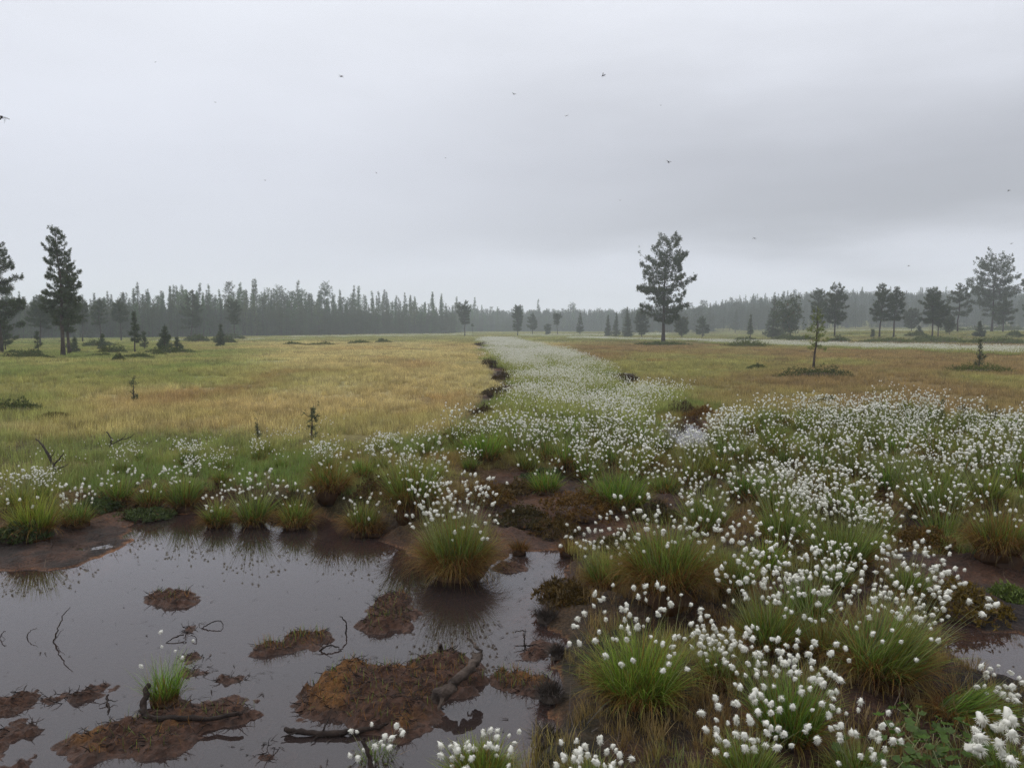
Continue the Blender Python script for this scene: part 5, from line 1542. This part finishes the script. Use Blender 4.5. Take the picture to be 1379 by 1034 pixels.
_r = np.random.default_rng(97)
for k_ in range(16):
    u = _r.uniform(-10, 400); v = _r.uniform(458, 492) if u < 250 else _r.uniform(457, 466)
    mound('small dark scrub clump dotted over the green bog left of the ochre field', u, v, _r.uniform(14, 40), _r.uniform(4, 9), 80 + k_, (1.2, 1.15, .9), cat='scrub clump', name='scrub_clump', group='scrub clumps on the green left bog')
for k_ in range(12):
    u = _r.uniform(940, 1400); v = _r.uniform(452, 463)
    mound('small dark scrub clump on the green ground under the right-hand pines', u, v, _r.uniform(16, 44), _r.uniform(4, 8), 100 + k_, (1.3, 1.25, .9), cat='scrub clump', name='scrub_clump', group='scrub clumps under the right-hand pines')


def build_broad_leaves():
    """Low plants with broad round-lobed leaves in the bottom right."""
    r = np.random.default_rng(61)
    lm = []
    for i in range(3):
        n = 20; a = np.linspace(.35, 2 * np.pi - .35, n)
        rad = (1 + .16 * np.cos(a * 5)) * (.95 + .1 * r.random(n))
        v = np.stack([-np.cos(a) * rad * .5 + .5, np.sin(a) * rad * .5, .10 * rad ** 2 + .03 * np.cos(a * 5)], 1)
        v = np.concatenate([v, [[.14, 0, 0.02]]])
        t = [(n, k, k + 1) for k in range(n - 1)]
        A = np.stack([np.append(np.full(n, .9), .2), np.append(np.full(n, .5), .5), np.zeros(n + 1)], 1)
        mb = MB(); mb.add(v, t, None, A); lm.append(mb.mesh('leaf', M_cloud, True))
    spots = [(1205, 1012), (1232, 1000), (1255, 1020), (1278, 1004), (1220, 1040), (1250, 1048), (1290, 1036), (1180, 1036), (1310, 1020), (1240, 985), (1270, 1065), (1200, 1068), (1330, 1048), (1150, 1052), (1300, 1070)]
    for u, v in spots:
        p = at(u, v)
        o = thing('cloudberry_plant', 'low plant with rounded lobed green leaves at the bottom right below the flattened tussock', 'leafy plant', tuple(p), r.random() * 6.28, 'leafy plants in the bottom right')
        st = MB()
        for k in range(int(r.integers(6, 10))):
            az = r.random() * 6.28; L = r.uniform(.02, .10); hh = r.uniform(.06, .13)
            e = np.array([math.cos(az) * L, math.sin(az) * L, hh])
            tube(st, np.array([(0, 0, -.01), e * np.array([.4, .4, .7]), e]), [.002, .0016, .0012], 4)
            l = link('leaf', lm[k % 3], o, tuple(e)); s = r.uniform(.026, .044); l.scale = (s, s, s)
            l.rotation_euler = (r.normal(0, .3), r.normal(.1, .3), az); c = r.uniform(.8, 1.2); l.color = (c, c * r.uniform(.95, 1.1), c, 1)
        link('leaf_stalk', st.mesh('leaf_stalk', M_stem), o)


build_broad_leaves()


# ------------------------------------------------------------------ crumbs and root fibres strewn on the bare peat
def build_litter():
    r = np.random.default_rng(71)
    mb = MB(); n = 46000
    x = r.uniform(-6.5, 5.5, n); y = r.uniform(2.3, 9.5, n)
    z, sd, mud, wet = ground_z(x, y, True)
    k = (sd > -.05) & (sd < 3) & (np.maximum(mud, wet * .8) > .3) & (z > -.01) & (r.random(n) < .35 + .65 * (vnoise(x / .3, y / .3, 5) > .5))
    x, y, z = x[k], y[k], z[k]; n = len(x)
    az = r.random(n) * 6.28
    P = np.stack([x, y, z - .003], 1)
    blades(mb, P, az, r.uniform(.7, 1.7, n), r.normal(.3, .8, n), r.uniform(.02, .16, n) , r.uniform(.002, .0045, n), 3, r.uniform(.0, 1, n), r.random(n) * .7, r.random(n) * 6.28)
    me = mb.mesh('peat_litter', leafy('peat litter', (.03, .018, .012), (.10, .058, .034), (.20, .14, .08), (.016, .010, .007), .1, var=.6))
    tag(link('peat_litter', me), kind='stuff')


build_litter()


def build_flotsam():
    """Specks of peat and withered blades lying on the water."""
    r = np.random.default_rng(73); n = 9500
    x = r.uniform(-5.5, 1.2, n); y = r.uniform(2.4, 7.2, n)
    z, sd, mud, wet = ground_z(x, y, True)
    isl = fbm(x / .8, y / .8, 3, 77)
    k = (sd < -.02) & (r.random(n) < .05 + .5 * sstep(-.45, 0, sd) + .35 * sstep(.15, .5, isl) * (x > -1.9))
    x, y = x[k], y[k]; n = len(x); mb = MB()
    blades(mb, np.stack([x, y, np.full(n, .003)], 1), r.random(n) * 6.28, r.uniform(1.35, 1.57, n), r.normal(0, .1, n), r.uniform(.008, .05, n) , r.uniform(.003, .010, n), 2, r.uniform(.2, 1, n), r.random(n) * .7, r.random(n) * 6.28)
    tag(link('floating_debris', mb.mesh('floating_debris', leafy('flotsam', (.03, .018, .012), (.05, .03, .02), (.07, .045, .03), (.016, .010, .007), .1, var=.6))), kind='stuff')


build_flotsam()


# ------------------------------------------------------------------ insects in the air
def build_insects():
    def insect(seed):
        r = np.random.default_rng(seed); mb = MB(); v, f = ICO1
        for c, s in (((0, 0, 0), (.16, .15, .17)), ((.20, 0, .02), (.09, .09, .09)), ((-.34, 0, -.08), (.32, .09, .09))):
            mb.add(v * np.array(s) + np.array(c), f)
        for sgn in (-1, 1):
            for k in range(3):
                x0 = .08 - .09 * k
                tube(mb, np.array([(x0, .08 * sgn, -.08), (x0 + .12 - .14 * k, .34 * sgn, .08), (x0 + .2 - .3 * k, .5 * sgn, -.35)]), [.02, .016, .01], 3)
            w = np.array([(0, .05 * sgn, .12), (.1, .35 * sgn, .2), (.02, .8 * sgn, .26), (-.2, .85 * sgn, .24), (-.26, .4 * sgn, .18), (-.1, .08 * sgn, .12)])
            mb.add(w, [(0, 1, 2), (0, 2, 3), (0, 3, 4), (0, 4, 5)], None, None, 1)
        tube(mb, np.array([(.26, 0, 0), (.5, 0, -.14)]), [.018, .01], 3)
        return mb.mesh('mosquito', [M_insect, M_wing])
    vs = [insect(i) for i in range(3)]
    r = np.random.default_rng(81)
    spots = [(460, 103, 8, 'blurred dark mosquito in the sky, highest one left of centre'), (812, 102, 8, 'mosquito hovering in the sky above the lone big pine, highest of that side'),
             (692, 127, 5, 'small mosquito in the upper middle of the sky, left of a slightly lower one'), (763, 156, 5, 'small mosquito in the sky between the high pair and the lone big pine'),
             (900, 218, 7, 'mosquito in the sky straight above the lone big pine'), (1016, 321, 6, 'mosquito low in the sky right of the lone big pine'),
             (1358, 257, 5, 'small mosquito in the dark cloud near the right frame edge'), (2, 158, 15, 'large dark mosquito cut by the left frame edge'),
             (1224, 358, 4, 'speck of a mosquito low above the close pair of slim pines'), (1362, 328, 4, 'speck of a mosquito above the right edge pines'),
             (290, 138, 3, 'tiny speck of a mosquito in the upper left sky'), (357, 243, 3, 'tiny speck of a mosquito in the left sky above the forest wall'),
             (600, 213, 3, 'tiny speck of a mosquito in the middle of the sky'), (209, 84, 3, 'tiny speck of a mosquito, the highest one at far left'),
             (507, 233, 3, 'tiny speck of a mosquito in the sky between two others left of centre'), (835, 270, 3, 'tiny speck of a mosquito just up and left of the lone big pine'), (890, 142, 3, 'tiny speck of a mosquito right of the high pair')]
    for i, (u, v, s, lab) in enumerate(spots):
        sz = .0075; d = sz * FOCAL / s * 1.35
        a = (u - 689.5) / FOCAL; b = (517 - v) / FOCAL
        t = d / (CP + b * SP)
        o = link('mosquito', vs[i % 3], None, (a * t, d, CAM_Z + t * (-SP + b * CP)))
        o.scale = (sz, sz, sz); o.rotation_euler = (r.normal(0, .3), r.normal(0, .4), r.random() * 6.28)
        tag(o, lab, 'insect', 'mosquitoes in the air')


build_insects()
